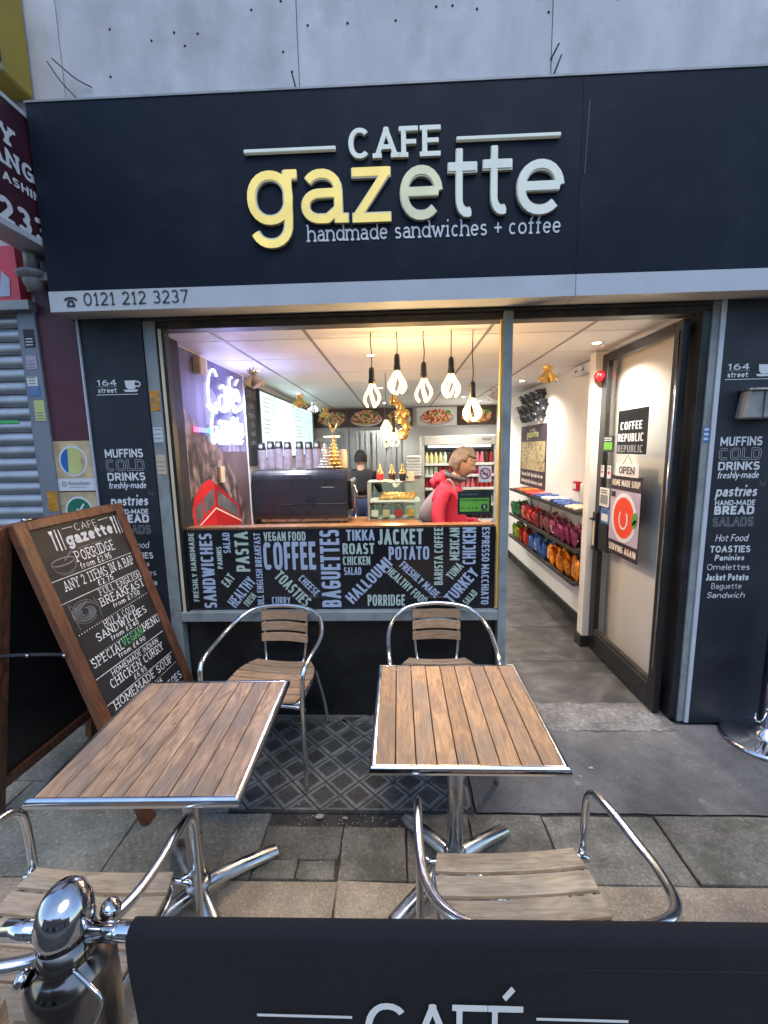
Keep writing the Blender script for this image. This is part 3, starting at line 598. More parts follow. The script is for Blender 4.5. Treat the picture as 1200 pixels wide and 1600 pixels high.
mat('poster_red', (.75, .06, .02), .5); mat('leaf_green', (.08, .25, .04), .6); mat('poster_lilac', (.42, .36, .46), .6, var=.15)
mat('poster_purple', (.035, .02, .035), .5); mat('cream_text', (.75, .68, .58), .6)
mat('bus_red', (.6, .008, .016), .5); mat('bus_side', (.38, .005, .010), .5); mat('bus_glass', (.09, .10, .11), .5, var=.4, scale=9)
mat('blue_sticker', (.08, .2, .5), .6); mat('lime', (.14, .42, .05), .5); mat('orange_tape', (.5, .22, .02), .5, var=.4, scale=25, stretch=(1, 1, 3)); mat('yellow_gloss', (.8, .48, .08), .2)
mat('sign_dark', (.02, .03, .03), .4); mat('sand', (.48, .38, .22), .6, var=.3, scale=14); mat('teal', (.01, .16, .09), .5); mat('flag_blue', (.01, .12, .4), .5); mat('flag_yellow', (.52, .55, .2), .5)
mat('amber_glass', (.7, .62, .45), .15, .0)
emit_mat('bulb_glow', (1., .66, .26), 3.4); emit_mat('downlight', (1, .93, .82), 9.)
emit_mat('neon_white', (.80, .78, 1.), 2.6); emit_mat('screen', (.66, .90, .88), .62, .12); emit_mat('fridge_light', (.95, .98, 1), 2.2); emit_mat('case_light', (1, .8, .45), 5.)
emit_mat('exit_green', (.1, .55, .3), .6); emit_mat('emit_blue', (.1, .1, 1), 3.); emit_mat('emit_red', (1, .1, .25), 1.5); emit_mat('emit_green', (.05, .9, .45), 1.2)
mat('bulb_black', (.02, .018, .015), .4); mat('cord', (.02, .015, .012), .6)
ramp_mat('sky_print', [(.3, (.06, .06, .14)), (.5, (.13, .13, .26)), (.72, (.33, .33, .55))], .45, 2.2, 6, (1, 2.5, .5), rand=False, distortion=.6)
ramp_mat('building_print', [(.38, (.025, .018, .022)), (.5, (.12, .085, .085)), (.62, (.32, .25, .24))], .5, 9, 6, (1, 5, .8), rand=False, distortion=.3)
ramp_mat('haze_print', [(.3, (.06, .045, .055)), (.7, (.15, .11, .12))], .5, 2, 6, (1, 1, 1), rand=False)
ramp_mat('food_a', [(.38, (.12, .02, .01)), (.46, (.45, .10, .04)), (.52, (.65, .38, .14)), (.6, (.7, .55, .3)), (.7, (.12, .2, .03))], .4, 22, 3)
ramp_mat('food_b', [(.38, (.2, .03, .01)), (.48, (.55, .12, .05)), (.56, (.7, .4, .2)), (.66, (.85, .75, .6))], .4, 26, 3)
ramp_mat('plait_print', [(.36, (.12, .08, .03)), (.48, (.38, .27, .13)), (.56, (.55, .45, .28)), (.68, (.2, .25, .06))], .5, 16, 4, (1, 2, 1), distortion=1.5)
mat('food_bg', (.045, .022, .02), .4, var=.4, scale=4)
mat('strip_curtain', (.28, .30, .31), .5, var=.35, scale=6, stretch=(9, 1, .3))
mat('bottle_red', (.35, .02, .025), .3); mat('bottle_green', (.10, .35, .12), .3); mat('bottle_dark', (.04, .01, .01), .3); mat('bottle_clear', (.5, .62, .5), .3); mat('bottle_pink', (.6, .15, .2), .3); mat('bottle_yellow', (.6, .6, .3), .3)
for nm, c in {'crisp_green': (.05, .17, .08), 'crisp_pink': (.55, .09, .13), 'crisp_red': (.52, .025, .03), 'crisp_brown': (.22, .07, .08), 'crisp_plum': (.25, .04, .11), 'crisp_lime': (.22, .34, .03), 'crisp_scarlet': (.52, .05, .03), 'crisp_blue': (.05, .12, .36), 'crisp_orange': (.72, .24, .02)}.items():
    mat(nm, c, .28, .25, var=.45, scale=16, bump=.5, bscale=30, objvar=.15)
glass_mat('pane', (.97, .98, .98), .8); glass_mat('door_pane', (.97, .97, .96), .8)
glass_mat('case_glass', (.93, .98, .95), .7)

# ================================================================== SETTING
g = struct('ground', box_me((-45, -45, -.12), (45, 2.60, -.03)), 'asphalt')
F = 2.45
pav = struct('pavement', box_me((-6, -3, -.029), (6, 2.60, -.014)), 'mortar')
def slab(x0, y0, x1, y1, m, name='paving_slab', j=.0035, z=0., cut=0.):
    """one flagstone with worn, slightly uneven edges and its own tilt"""
    bm = bmesh.new(); r = random.Random(int((x0*91+y0*57)*1000)); N = 5; ring = []
    x0 += j; x1 -= j; y0 += j; y1 -= j
    cs = [(x0, y0), (x1, y0), (x1, y1), (x0, y1)]
    for k in range(4):
        a, b = cs[k], cs[(k+1) % 4]
        for i in range(N):
            t = i/N; q = .004 if i else .012
            ring.append((a[0]+(b[0]-a[0])*t+r.uniform(-q, q)*.5, a[1]+(b[1]-a[1])*t+r.uniform(-q, q)*.5))
    tz = r.uniform(-.003, .003)
    cx, cy = (x0+x1)/2, (y0+y1)/2
    top = [bm.verts.new((x+(cx-x)*.012, y+(cy-y)*.012, z+tz)) for x, y in ring]; mid = [bm.verts.new((x, y, z+tz-.005)) for x, y in ring]; bot = [bm.verts.new((x, y, -.02)) for x, y in ring]
    bm.faces.new(top)
    for A, B in ((top, mid), (mid, bot)):
        for i in range(len(A)): bm.faces.new((A[i-1], B[i-1], B[i], A[i]))
    bmesh.ops.recalc_face_normals(bm, faces=bm.faces)
    return put(name, bm, m, pav)
xs = [-2.965, -2.065, -1.165, -.265, .635, 1.535, 2.435, 3.3]
for row, (y0, y1) in enumerate(((.85, 1.45), (.25, .85), (-.35, .25))):
    for a, b in zip(xs, xs[1:]): slab(a+(.45 if row % 2 else 0), y0, b+(.45 if row % 2 else 0), y1, 'flag_beige')
for a, b, y0, y1 in ((-.62, -.44, 1.45, 1.535), (-.44, -.28, 1.45, 1.535), (-.62, -.27, 1.535, 1.70), (-.27, .012, 1.45, 1.70), (.012, .30, 1.45, 1.77), (.30, .64, 1.45, 1.77), (.64, 1.15, 1.45, 1.77), (1.15, 1.75, 1.45, 1.77), (1.75, 2.5, 1.45, 1.77)):
    slab(a, y0, b, y1, 'flag_dark')
for a, b, y0, y1 in ((-1.25, -.62, 1.45, 1.76), (-1.95, -1.25, 1.45, 1.95), (-2.7, -1.95, 1.45, 1.95), (-1.25, -.83, 1.76, 2.4), (-1.85, -1.25, 1.95, 2.4), (-2.7, -1.85, 1.95, 2.4), (-3.4, -2.7, 1.45, 2.4)):
    slab(a, y0, b, y1, 'flag_grey')
# the old diagonal tiles under the window: square tiles turned 45 degrees, cut off at the edges of the bed
def clip_poly(P, x0, y0, x1, y1):
    for ax, lim, sg in ((0, x0, 1), (0, x1, -1), (1, y0, 1), (1, y1, -1)):
        Q = []
        for i in range(len(P)):
            a, b = P[i-1], P[i]; da, db = sg*(a[ax]-lim), sg*(b[ax]-lim)
            if (da >= 0) != (db >= 0): t = da/(da-db); Q.append((a[0]+(b[0]-a[0])*t, a[1]+(b[1]-a[1])*t))
            if db >= 0: Q.append(b)
        P = Q
        if len(P) < 3: return []
    return P
DG = .1745; BX0, BX1, BY0, BY1 = -.83, .33, 1.785, 2.5
struct('tile_bed', box_me((BX0, BY0-.012, -.014), (BX1, 2.59, -.006)), 'mortar')
for iy in range(0, 10):
    for ix in range(-1, 9):
        cx = -.66+ix*DG+(DG/2 if iy % 2 else 0)-DG*.5+DG/2; cy = BY0+iy*DG/2
        d = DG/2-.0055
        outer = clip_poly([(cx-d, cy), (cx, cy-d), (cx+d, cy), (cx, cy+d)], BX0+.004, BY0, BX1-.004, BY1)
        if len(outer) < 3: continue
        A = abs(sum(outer[i-1][0]*outer[i][1]-outer[i][0]*outer[i-1][1] for i in range(len(outer))))/2
        if A < .0015: continue
        e = d-.024; inner = clip_poly([(cx-e, cy), (cx, cy-e), (cx+e, cy), (cx, cy+e)], BX0+.02, BY0+.012, BX1-.02, BY1-.012)
        r = random.Random(ix*31+iy); z = r.uniform(-.0015, .0015)
        bm = bmesh.new()
        t = [bm.verts.new((x, y, z)) for x, y in outer]; b = [bm.verts.new((x, y, -.012)) for x, y in outer]
        bm.faces.new(t)
        for i in range(len(t)): bm.faces.new((t[i-1], b[i-1], b[i], t[i]))
        if len(inner) > 2:
            t2 = [bm.verts.new((x, y, z+.0035)) for x, y in inner]; b2 = [bm.verts.new((x+(x-cx)*.05, y+(y-cy)*.05, z+.0005)) for x, y in inner]
            f = bm.faces.new(t2); f.material_index = 1
            for i in range(len(t2)): bm.faces.new((t2[i-1], b2[i-1], b2[i], t2[i]))
        bmesh.ops.recalc_face_normals(bm, faces=bm.faces)
        o = put('floor_tile', bm, 'tile_rim', pav); o.data.materials.append(MATS['tile_face'])
# asphalt patch with a ragged surface, and the worn concrete threshold
def sheet(name, x0, y0, x1, y1, z, nx, ny, amp, m, parent=None, edge=.0, seed=3.):
    bm = bmesh.new(); V = []
    for j in range(ny+1):
        for i in range(nx+1):
            x = x0+(x1-x0)*i/nx; y = y0+(y1-y0)*j/ny
            q = noise.noise(Vector((x*9, y*9, seed)))
            if edge and (j in (0, ny) or i in (0, nx)): q2 = noise.noise(Vector((x*31, y*31, seed))); x += (q*.4+q2)*edge*(i in (0, nx)); y += (q*.4+q2)*edge*(j in (0, ny))
            V.append(bm.verts.new((x, y, z+amp*noise.noise(Vector((x*4, y*4, seed+9)))+amp*.5*q)))
    for j in range(ny):
        for i in range(nx): f = bm.faces.new((V[j*(nx+1)+i], V[j*(nx+1)+i+1], V[(j+1)*(nx+1)+i+1], V[(j+1)*(nx+1)+i])); f.smooth = True
    return put(name, bm, m, parent)
sheet('asphalt_patch', .345, 1.778, 3.4, 2.42, .001, 60, 16, .004, 'asphalt', pav, .006)
sheet('concrete_threshold', .56, 2.36, 1.66, 2.64, .005, 90, 14, .003, 'threshold', pav, .022, 5.)
sheet('concrete_edge', -1.4, 2.43, .60, 2.53, .004, 60, 5, .006, 'threshold', pav, .05, 7.)
# grit, crumbs and leaves caught along the joint in front of the tiles
bm = bmesh.new(); r = random.Random(3)
for k in range(240):
    if k < 110: x, y = r.uniform(-.5, .35), r.uniform(1.705, 1.775); z = -.012
    elif k < 170: x, y = r.uniform(-.6, .55), r.uniform(2.40, 2.48); z = .004
    else: x, y = r.uniform(-1.6, 2.0), r.uniform(1.3, 2.4); z = .001
    s = r.choice((.0015, .002, .003, .004)); bmesh.ops.create_icosphere(bm, subdivisions=1, radius=s, matrix=Matrix.Translation((x, y, z+s*.5)) @ Matrix.Scale(.55, 4, (0, 0, 1)))
for x, y, s in ((-.39, 1.745, .022), (-.27, 1.735, .012), (1.0, 2.06, .014), (.92, 2.0, .011), (.86, 2.09, .01), (-1.55, 1.98, .013), (-1.35, 2.2, .012)):
    vs = [bm.verts.new((x+s*math.cos(t)*r.uniform(.7, 1.2), y+s*.7*math.sin(t)*r.uniform(.7, 1.2), .006)) for t in [q*PI/3.5 for q in range(7)]]
    try: bm.faces.new(vs)
    except ValueError: pass
o = put('grit', bm, 'grit'); tag(o, 'pale grit and litter crumbs scattered in the joints of the pavement', 'grit'); o['kind'] = 'stuff'

# ---- interior shell
fl = struct('floor', box_me((-1.6, 2.58, -.05), (1.85, 7.7, .004)), 'slate_floor')
for yy in (3.2, 3.85, 4.6, 5.5): box('floor_joint', (.25, yy, .0042), (1.7, yy+.004, .0052), 'black_matte', fl)
struct('wall_left', box_me((-1.60, 2.56, 0), (-1.47, 7.7, 2.9)), 'wall_back')
wr = struct('wall_right', box_me((1.705, 2.50, 0), (1.84, 7.7, 2.9)), 'wall_cream')
box('skirting_board', (1.685, 3.562, .004), (1.7045, 7.5, .10), 'skirting', wr); box('skirting_board', (1.517, 3.445, .004), (1.7045, 3.4615, .10), 'skirting', wr); box('skirting_board', (1.517, 3.462, .004), (1.5345, 3.56, .10), 'skirting', wr)
box('wall_nib', (1.535, 3.462, .004), (1.7046, 3.56, 2.407), 'wall_cream', wr)
box('cable_trunking', (1.69, 3.86, .1), (1.7046, 3.885, 2.41), 'wall_cream', wr)
wb = struct('wall_back', box_me((-1.6, 7.6, 0), (1.84, 7.75, 2.9)), 'wall_back')
ceil = struct('ceiling', box_me((-1.6, 2.50, 2.422), (1.84, 7.7, 2.9)), 'grid_grey')
gx = [-1.467, -1.12, -.555, .57, 1.17, 1.70]; gy = [2.50, 2.87, 3.47, 4.07, 4.67, 5.27, 5.87, 6.47, 7.07, 7.6]
for a, b in zip(gx, gx[1:]):
    for c, d in zip(gy, gy[1:]):
        box('ceiling_tile', (a+.006, c+.006, 2.412), (b-.006, d-.006, 2.4215), 'ceiling_white', ceil)
for x in gx[1:-1]: box('ceiling_bar', (x-.010, 2.50, 2.4085), (x+.010, 7.6, 2.4118), 'grid_grey', ceil)

# ================================================================== UPPER WALL, FASCIA
uw = thing('upper_wall', 'pale grey panelled concrete wall above the dark shop sign', 'wall', (0, 0, 0))
box('wall_core', (-6, 2.47, 2.46), (7, 2.75, 6.5), 'cladding', uw)
px_ = [-2.97, -1.70, -.475, .79, 2.06, 3.33]
for a, b in zip(px_, px_[1:]):
    box('cladding_panel', (a+.0018, 2.448, 2.6), (b-.0018, 2.469, 6.4), 'cladding', uw, bev=.002)
bolt_me = lathe_me([(0, .003), (.004, .002), (.0065, 0), (.0065, -.004)], 8); bolt_me.materials.append(MATS['rust'])
bolts = [(-1.43, 3.83), (-1.22, 3.77), (-1.1, 3.80), (-1.28, 3.71), (-1.05, 3.74), (-.98, 3.79), (-.88, 3.72), (-1.45, 3.62), (-.55, 3.91), (-.55, 3.69), (-.51, 3.60), (-.49, 3.51), (-.38, 3.92), (-.22, 3.8), (-.3, 3.62), (-.42, 3.8), (-.10, 3.93), (.02, 3.80), (.22, 3.85), (.30, 3.85), (.42, 3.83), (.36, 3.92), (.55, 3.90), (.72, 3.86), (.80, 3.86), (.77, 3.80), (.80, 3.52), (.79, 3.60), (.97, 3.9), (1.1, 3.84), (1.22, 3.90), (1.3, 3.86), (1.5, 3.9), (1.62, 3.87), (1.08, 3.68), (-.7, 3.88)]
for i, (x, z) in enumerate(bolts):
    if i in (3, 6, 14, 21, 34): continue
    put('bolt', bolt_me, None, uw, (x, 2.447, z), (PI/2, 0, 0))
for x, z, dx, dz in ((-.49, 3.51, -.02, .09), (.80, 3.52, .045, .11), (.79, 3.60, .04, .06)):
    put('rusty_rod', tube_me([(x, 2.44, z), (x+dx*.6, 2.41, z+dz*.6)], .004, 6, smooth=False), 'rust', uw)
put('rusty_rod', tube_me([(-1.60, 2.44, 3.49), (-1.68, 2.41, 3.57), (-1.72, 2.37, 3.64)], .003, 6), 'rust', uw)
put('rusty_rod', tube_me([(-1.55, 2.44, 3.57), (-1.62, 2.42, 3.60), (-1.70, 2.38, 3.66)], .003, 6), 'rust', uw)

FY = 2.315
fs = thing('shop_sign', 'wide dark navy fascia sign reading CAFE gazette above the shopfront', 'sign', (0, FY, 2.44))
def L(x, z): return (x, 0, z-2.44)
box('sign_panel', (-1.815, 0, .105), (.903, .13, .98), 'navy_panel', fs)
box('sign_panel', (.9045, 0, .105), (3.2, .13, .98), 'navy_panel', fs)
box('pale_strip', (-1.815, -.006, .003), (.903, .13, .104), 'pale_strip', fs); box('pale_strip', (.906, -.006, .003), (3.2, .13, .104), 'pale_strip', fs)
box('top_capping', (-1.82, -.004, .981), (3.2, .13, .99), 'metal_grey', fs)
fr = lambda x, z, y=0.: frame((x, y, z-2.44))
GZ = dict(w=.094, slab=True, n=2.15, res=90)
# big lower-case word, each letter raised on its own; heights follow x-height .245 m
H1 = .3625*.9925
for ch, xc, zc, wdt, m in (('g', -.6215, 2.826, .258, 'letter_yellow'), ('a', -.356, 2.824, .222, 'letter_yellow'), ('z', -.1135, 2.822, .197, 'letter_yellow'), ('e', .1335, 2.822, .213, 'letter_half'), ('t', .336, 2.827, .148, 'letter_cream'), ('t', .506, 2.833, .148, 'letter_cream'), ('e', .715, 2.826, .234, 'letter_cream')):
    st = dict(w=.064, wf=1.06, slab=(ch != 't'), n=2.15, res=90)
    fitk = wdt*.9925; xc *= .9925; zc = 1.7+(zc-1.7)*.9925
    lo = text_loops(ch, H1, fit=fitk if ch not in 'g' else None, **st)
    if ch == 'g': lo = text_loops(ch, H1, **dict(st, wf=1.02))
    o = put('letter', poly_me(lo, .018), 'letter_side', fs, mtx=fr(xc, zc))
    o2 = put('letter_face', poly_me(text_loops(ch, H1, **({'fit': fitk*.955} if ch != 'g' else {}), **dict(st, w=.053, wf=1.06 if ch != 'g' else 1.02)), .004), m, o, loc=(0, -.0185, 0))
for ch, xc, zc, wdt in (('C', -.165, 3.108, .112), ('A', -.036, 3.107, .112), ('F', .078, 3.106, .082), ('E', .184, 3.106, .090)):
    st = dict(w=.085, slab=True, n=2.2, res=60); xc *= .9945; zc = 1.7+(zc-1.7)*.9945
    o = put('letter', poly_me(text_loops(ch, .133, fit=wdt, **st), .015), 'letter_side', fs, mtx=fr(xc, zc))
    put('letter_face', poly_me(text_loops(ch, .133, fit=wdt*.97, **dict(st, w=.073)), .003), 'letter_cream', o, loc=(0, -.0155, 0))
box('raised_bar', (-.735, -.02, .703), (-.282, 0, .721), 'letter_cream', fs, bev=.003); box('raised_bar', (.303, -.02, .719), (.80, 0, .737), 'letter_cream', fs, bev=.003)
write('handmade sandwiches + coffee', fs, 'print_white', fr(.19, 2.740, -.001), .080, .002, name='tagline', w=.055, slab=True, n=2.1, gap=.13, fit=1.26, res=40)
write('0121 212 3237', fs, 'print_dark', fr(-1.352, 2.469, -.0075), .064, .0015, name='phone_number', w=.05, wf=.95, slab=True, n=2.1, gap=.13, fit=.555, res=48)
# telephone symbol
ph = [(ellipse(0, .030, .037, .019, 14, 0, 180)+[(-.024, .030), (-.018, .038), (.018, .038), (.024, .030)], [])]
ph2 = [([(-.013, .033), (.013, .033), (.022, .012), (.022, 0), (-.022, 0), (-.022, .012)], [ellipse(0, .015, .009, .009, 14)])]
shape('phone_symbol', ph+ph2, 'print_dark', fs, fr(-1.70, 2.466, -.0075), .0012)
put('scratch', poly_me([(rect(-.003, 0, .003, .32), [])], .001), 'scratch_grey', fs, mtx=fr(.925, 3.0, -.001) @ Matrix.Rotation(.03, 4, 'Y'))
# soffit under the sign
so_ = thing('sign_soffit', 'dark scuffed soffit under the pale strip of the shop sign', 'soffit', (0, 0, 0))
box('soffit_board', (-1.80, 2.33, 2.4435), (3.2, 2.62, 2.458), 'dark_head', so_)
box('head_frame', (-1.415, 2.468, 2.385), (1.69, 2.56, 2.4425), 'dark_head', so_, bev=.004)
box('batten', (-1.41, 2.452, 2.425), (1.69, 2.4675, 2.4425), 'dark_head', so_, bev=.003)

# ================================================================== PILLARS
def pillar_text(parent, x, items):
    for s, zb, h, fit, st, m in items:
        write(s, parent, m, frame((x-(.055 if zb > 2 else 0), -.001, zb)), h, .001, fit=fit, **st)
B_ = dict(w=.10, wf=1.05, n=3.5, gap=.12); O_ = dict(w=.10, wf=1.1, n=3.5, gap=.14, outline=.012, res=60); SC = dict(w=.055, wf=.8, gap=.06, shear=.18, soft=True)
ITEMS = [('164', .355+1.70+.028, .032, .115, dict(w=.075, wf=1.3), 'print_white'), ('CORPORATION', 2.073, .009, .115, dict(w=.08, res=24), 'print_grey'), ('street', 2.043, .031, .11, dict(w=.085, wf=1.2), 'print_white'),
         ('MUFFINS', 1.677, .050, .225, B_, 'print_white'), ('COLD', 1.600, .066, .228, O_, 'print_white'), ('DRINKS', 1.543, .047, .225, B_, 'print_white'),
         ('freshly-made', 1.497, .04, .225, dict(w=.07, wf=.8, gap=.05, shear=.15), 'print_white'), ('pastries', 1.395, .062, .225, dict(w=.085, wf=.9, gap=.05, shear=.15), 'print_white'),
         ('HAND-MADE', 1.345, .030, .22, B_, 'print_white'), ('BREAD', 1.292, .050, .22, dict(B_, w=.12), 'print_white'), ('SALADS', 1.225, .052, .225, O_, 'print_white'),
         ('Hot Food', 1.137, .042, .18, SC, 'print_white'), ('TOASTIES', 1.072, .040, .225, dict(w=.10, wf=1.0), 'print_white'), ('Paninies', 1.025, .034, .165, dict(w=.09, wf=.9, shear=.1), 'print_white'),
         ('Omelettes', .968, .037, .24, dict(w=.05, wf=1.0), 'print_white'), ('Jacket Potato', .905, .042, .24, dict(w=.09, wf=.7, gap=.06), 'print_white'), ('Baguette', .855, .036, .17, dict(w=.05, wf=.9, soft=True), 'print_white'), ('Sandwich', .80, .036, .215, dict(w=.065, wf=1.1, shear=.2, soft=True), 'print_white')]
def pillar(x0, x1, tx, label, skip=()):
    p = thing('shop_pillar', label, 'pillar', (0, 2.44, 0), group='dark pillars beside the shopfront')
    box('pillar_panel', (x0, 0, .004), (x1, .4, 2.443), 'navy_pillar', p)
    pillar_text(p, tx, ITEMS)
    write('164', p, 'print_white', frame((tx-.058, -.0012, 2.083)), .001, .001, name='mark') if False else None
    # cup and saucer beside the street number
    cup = [([(-.038, .062), (.030, .062), (.026, .028), (.014, .014), (-.022, .014), (-.034, .028)], []), ([(-.05, .012), (.038, .012), (.026, 0), (-.038, 0)], []), (ellipse(.036, .042, .017, .017, 14), [ellipse(.036, .042, .010, .010, 14)])]
    shape('cup_symbol', cup, 'print_white', p, frame((tx+.088, -.0015, 2.046)))
    shape('underline', [(rect(-.12, 0, .12, .0035), [])], 'print_white', p, frame((tx, -.001, 2.031)))
    st_ = [(rect(-.001, 0, .0015, .018), []), (rect(.012, .004, .0145, .026), []), (rect(-.014, .006, -.0115, .022), [])]
    shape('steam_mark', st_, 'print_grey', p, frame((tx+.13, -.001, 1.455)) @ Matrix.Rotation(.5, 4, 'Y'))
    return p
for i, it in enumerate(ITEMS[:0]): pass
pL = pillar(-1.768, -1.417, -1.590, 'dark navy pillar between maroon wall and shop window, partly behind the chalkboard')
pR = pillar(1.7535, 2.9, 1.895, 'dark navy pillar right of the door with a list of food in white print')
box('trim_bead', (-1.776, -.012, .004), (-1.7685, .01, 2.443), 'pale_trim', pL)
o = box('scuff_patch', (0, 0, 0), (.001, .001, .001), 'print_grey', pR) if False else None
bx = thing('wall_box', 'dull metal box mounted on the dark pillar right of the door', 'box', (1.86, 2.438, 1.82))
bm = bmesh.new(); add_box(bm, (0, -.07, 0), (.22, 0, .15), .008)
for v in bm.verts:
    if v.co.z < .05: v.co.x -= .012; v.co.y += .01
put('box_body', bm, 'metal_grey', bx)
box('box_hood', (-.008, -.085, .145), (.228, 0, .158), 'alu_dull', bx, bev=.003)
box('box_seam', (.075, -.0725, .004), (.079, -.069, .143), 'black_matte', bx)
box('box_catch', (.155, -.078, .10), (.175, -.069, .12), 'pale_trim', bx, bev=.002)

# ================================================================== WINDOW
win = thing('shop_window', 'large shop window with a word-covered film along its lower part', 'window', (0, 2.45, 0))
box('frame_post', (-1.4155, 0, .004), (-1.348, .10, 2.425), 'grey_frame', win, bev=.002)
box('frame_post', (.585, 0, .004), (.636, .10, 2.425), 'grey_frame', win, bev=.003)
box('inner_reveal', (-1.347, .012, .72), (-1.300, .06, 2.40), 'black_paint', win)
box('gold_bead', (-1.334, .006, .72), (-1.318, .0115, 2.385), 'cream_plastic', win); box('gold_bead', (.5725, .012, .74), (.5845, .03, 2.385), 'yellow_gloss', win)
box('window_sill', (-1.3475, -.006, .667), (.5845, .08, .727), 'grey_frame', win, bev=.003)
box('stall_riser', (-1.3475, .06, .002), (.5845, .12, .6665), 'stall_black', win)
put('glass_pane', box_me((-1.2995, .045, .728), (.5720, .050, 2.3845)), 'pane', win)
film = box('word_film', (-1.2995, .036, .7285), (.5715, .0445, 1.234), 'film_black', win)
box('timber_ledge', (-1.299, .051, 1.222), (.571, .14, 1.2435), 'counter_wood', win)
WORDS = '''FRESHLY HANDMADE|72|175|90|240|20|g
SANDWICHES|123|188|90|262|47|b
PANINIS|169|141|90|77|19|g
SALAD|198|90|90|70|27|b
PASTA|252|121|90|138|50|g
FULL ENGLISH BREAKFAST|309|188|90|262|24|b
VEGAN FOOD|408|70|0|150|31|g
COFFEE|422|137|0|188|97|b
EAT|194|220|50|46|32|g
HEALTHY|240|262|50|124|40|b
FRESH|269|290|50|50|24|g
TOASTIES|428|252|-47|152|40|g
CHEESE|487|241|-47|86|27|b
CURRY|383|293|0|68|26|b
BAGUETTES|567|184|90|268|70|b
TIKKA|677|69|0|100|37|b
ROAST|669|115|0|113|38|g
CHICKEN|661|156|0|97|30|g
SALAD|646|192|0|62|27|b
HALLOUMI|702|226|45|200|42|b
PORRIDGE|764|295|0|134|40|g
JACKET|818|76|0|159|53|g
POTATO|847|132|0|143|46|b
FRESHLY MADE|884|224|-43|170|27|b
HEALTHY FOOD|840|246|-43|172|29|g
BARISTA COFFEE|951|145|90|196|31|g
MEXICAN|1007|103|90|110|34|g
CHICKEN|1058|110|90|125|47|b
TUNA|1008|195|50|62|30|g
TURKEY|1032|245|50|142|42|b
SALAD|1063|287|50|56|25|g
ESPRESSO MACCHIATO|1115|180|-90|265|27|b'''
for i, ln in enumerate(WORDS.split('\n')):
    s, cx, cy, a, l, h, c = ln.split('|'); cx, cy, a, l, h = map(float, (cx, cy, a, l, h))
    kx, kz = .00170, .00180; X = -1.31+(cx-45)*kx+.004; Z = 1.234-(cy-45)*kz; k = kz if abs(a) == 90 else kx; k2 = kx if abs(a) == 90 else kz
    if 10 < abs(a) < 80: k = k2 = .00175
    hh = h*k2; lo = text_loops(s, hh, fit=l*k, dy=-hh/2, rot=rad(a), space=.22, **BEBAS)
    put('word', poly_me(lo, .001), 'word_blue' if c == 'b' else 'word_green', film, mtx=frame((X, .0355-.0003*(i % 2), Z)))
# stickers on the glass and the frame
st = thing('hygiene_sticker', 'green food hygiene rating sticker 5 on the shop window glass', 'sticker', (.445, 2.494, 1.305))
box('backing', (-.098, -.002, 0), (.098, 0, .138), 'sign_dark', st)
shape('green_field', rect(-.085, .018, .085, .098), 'lime', st, frame((0, -.0025, 0)))
write('FOOD HYGIENE RATING', st, 'sign_dark', frame((0, -.0035, .080)), .012, fit=.155, **dict(SANS, res=26)); write('0 1 2 3 4', st, 'sign_dark', frame((-.03, -.0035, .032)), .014, fit=.095, **dict(SANS, res=26))
shape('score_disc', ellipse(.058, .045, .019, .019), 'sign_dark', st, frame((0, -.0035, 0))); write('5', st, 'print_white', frame((.058, -.0045, .034)), .022, **SANS)
write('VERY GOOD', st, 'sign_dark', frame((.055, -.0035, .0205)), .006, fit=.04, **dict(SANS, res=20)); write('FOOD STANDARDS AGENCY', st, 'print_grey', frame((-.03, -.0035, .115)), .008, fit=.1, **dict(SANS, res=20))
st = thing('no_smoking_sticker', 'small white no smoking sticker on the window above the green rating sticker', 'sticker', (.505, 2.494, 1.495))
box('backing', (-.037, -.002, 0), (.037, 0, .094), 'paper', st)
shape('red_ring', [(ellipse(0, .05, .032, .032), [ellipse(0, .05, .026, .026)])], 'red_plastic', st, frame((0, -.0025, 0)))
shape('red_slash', rect(-.028, -.003, .028, .003), 'red_plastic', st, frame((0, -.0035, .05)) @ Matrix.Rotation(.785, 4, 'Y'))
shape('cigarette', [(rect(-.02, .046, .018, .051), []), (rect(.012, .053, .014, .066), [])], 'print_dark', st, frame((0, -.003, 0)))
for nm, x, z0, z1, m, lab in (('warning_sticker', -1.382, 1.94, 2.05, 'orange_tape', 'brown and orange warning sticker on the grey window frame'), ('notice_sticker', -1.382, 1.76, 1.845, 'blue_sticker', 'pale blue worn notice on the grey window frame'), ('peeling_notice', -1.380, 1.575, 1.69, 'beige_tag', 'cream peeling notice low on the grey window frame')):
    o = box(nm, (-.027, -.0015, 0), (.027, 0, z1-z0), m if m != 'blue_sticker' else 'pale_trim', None, loc=(x, 2.449, z0)); tag(o, lab, 'sticker')
    for q in range(3): box('print_line', (-.022, -.0022, .02+q*.025), (.02, -.0016, .026+q*.025), 'print_grey', o)

# ================================================================== DOOR
df = thing('door_frame', 'grey and black door frame at the right of the shopfront', 'door frame', (0, 2.45, 0))
box('jamb_post', (1.690, 0, .004), (1.728, .12, 2.443), 'grey_frame', df, bev=.003)
box('pale_trim', (1.7285, -.012, .004), (1.7525, .02, 2.443), 'pale_trim', df, bev=.002)
box('black_jamb', (1.648, .01, .012), (1.6895, .13, 2.40), 'black_paint', df, bev=.003)
box('door_stop', (.6365, .05, .012), (.648, .11, 2.40), 'black_paint', df)
o = box('blue_label', (0, -.0015, 0), (.032, 0, .085), 'blue_sticker', df, loc=(1.693, -.001, 1.70))
for q in range(3): box('label_print', (.004, -.0025, .012+q*.026), (.028, -.0016, .024+q*.026), 'print_white', o)
dr = thing('glass_door', 'black framed glass door standing open inwards', 'door', (1.625, 2.52, .015))
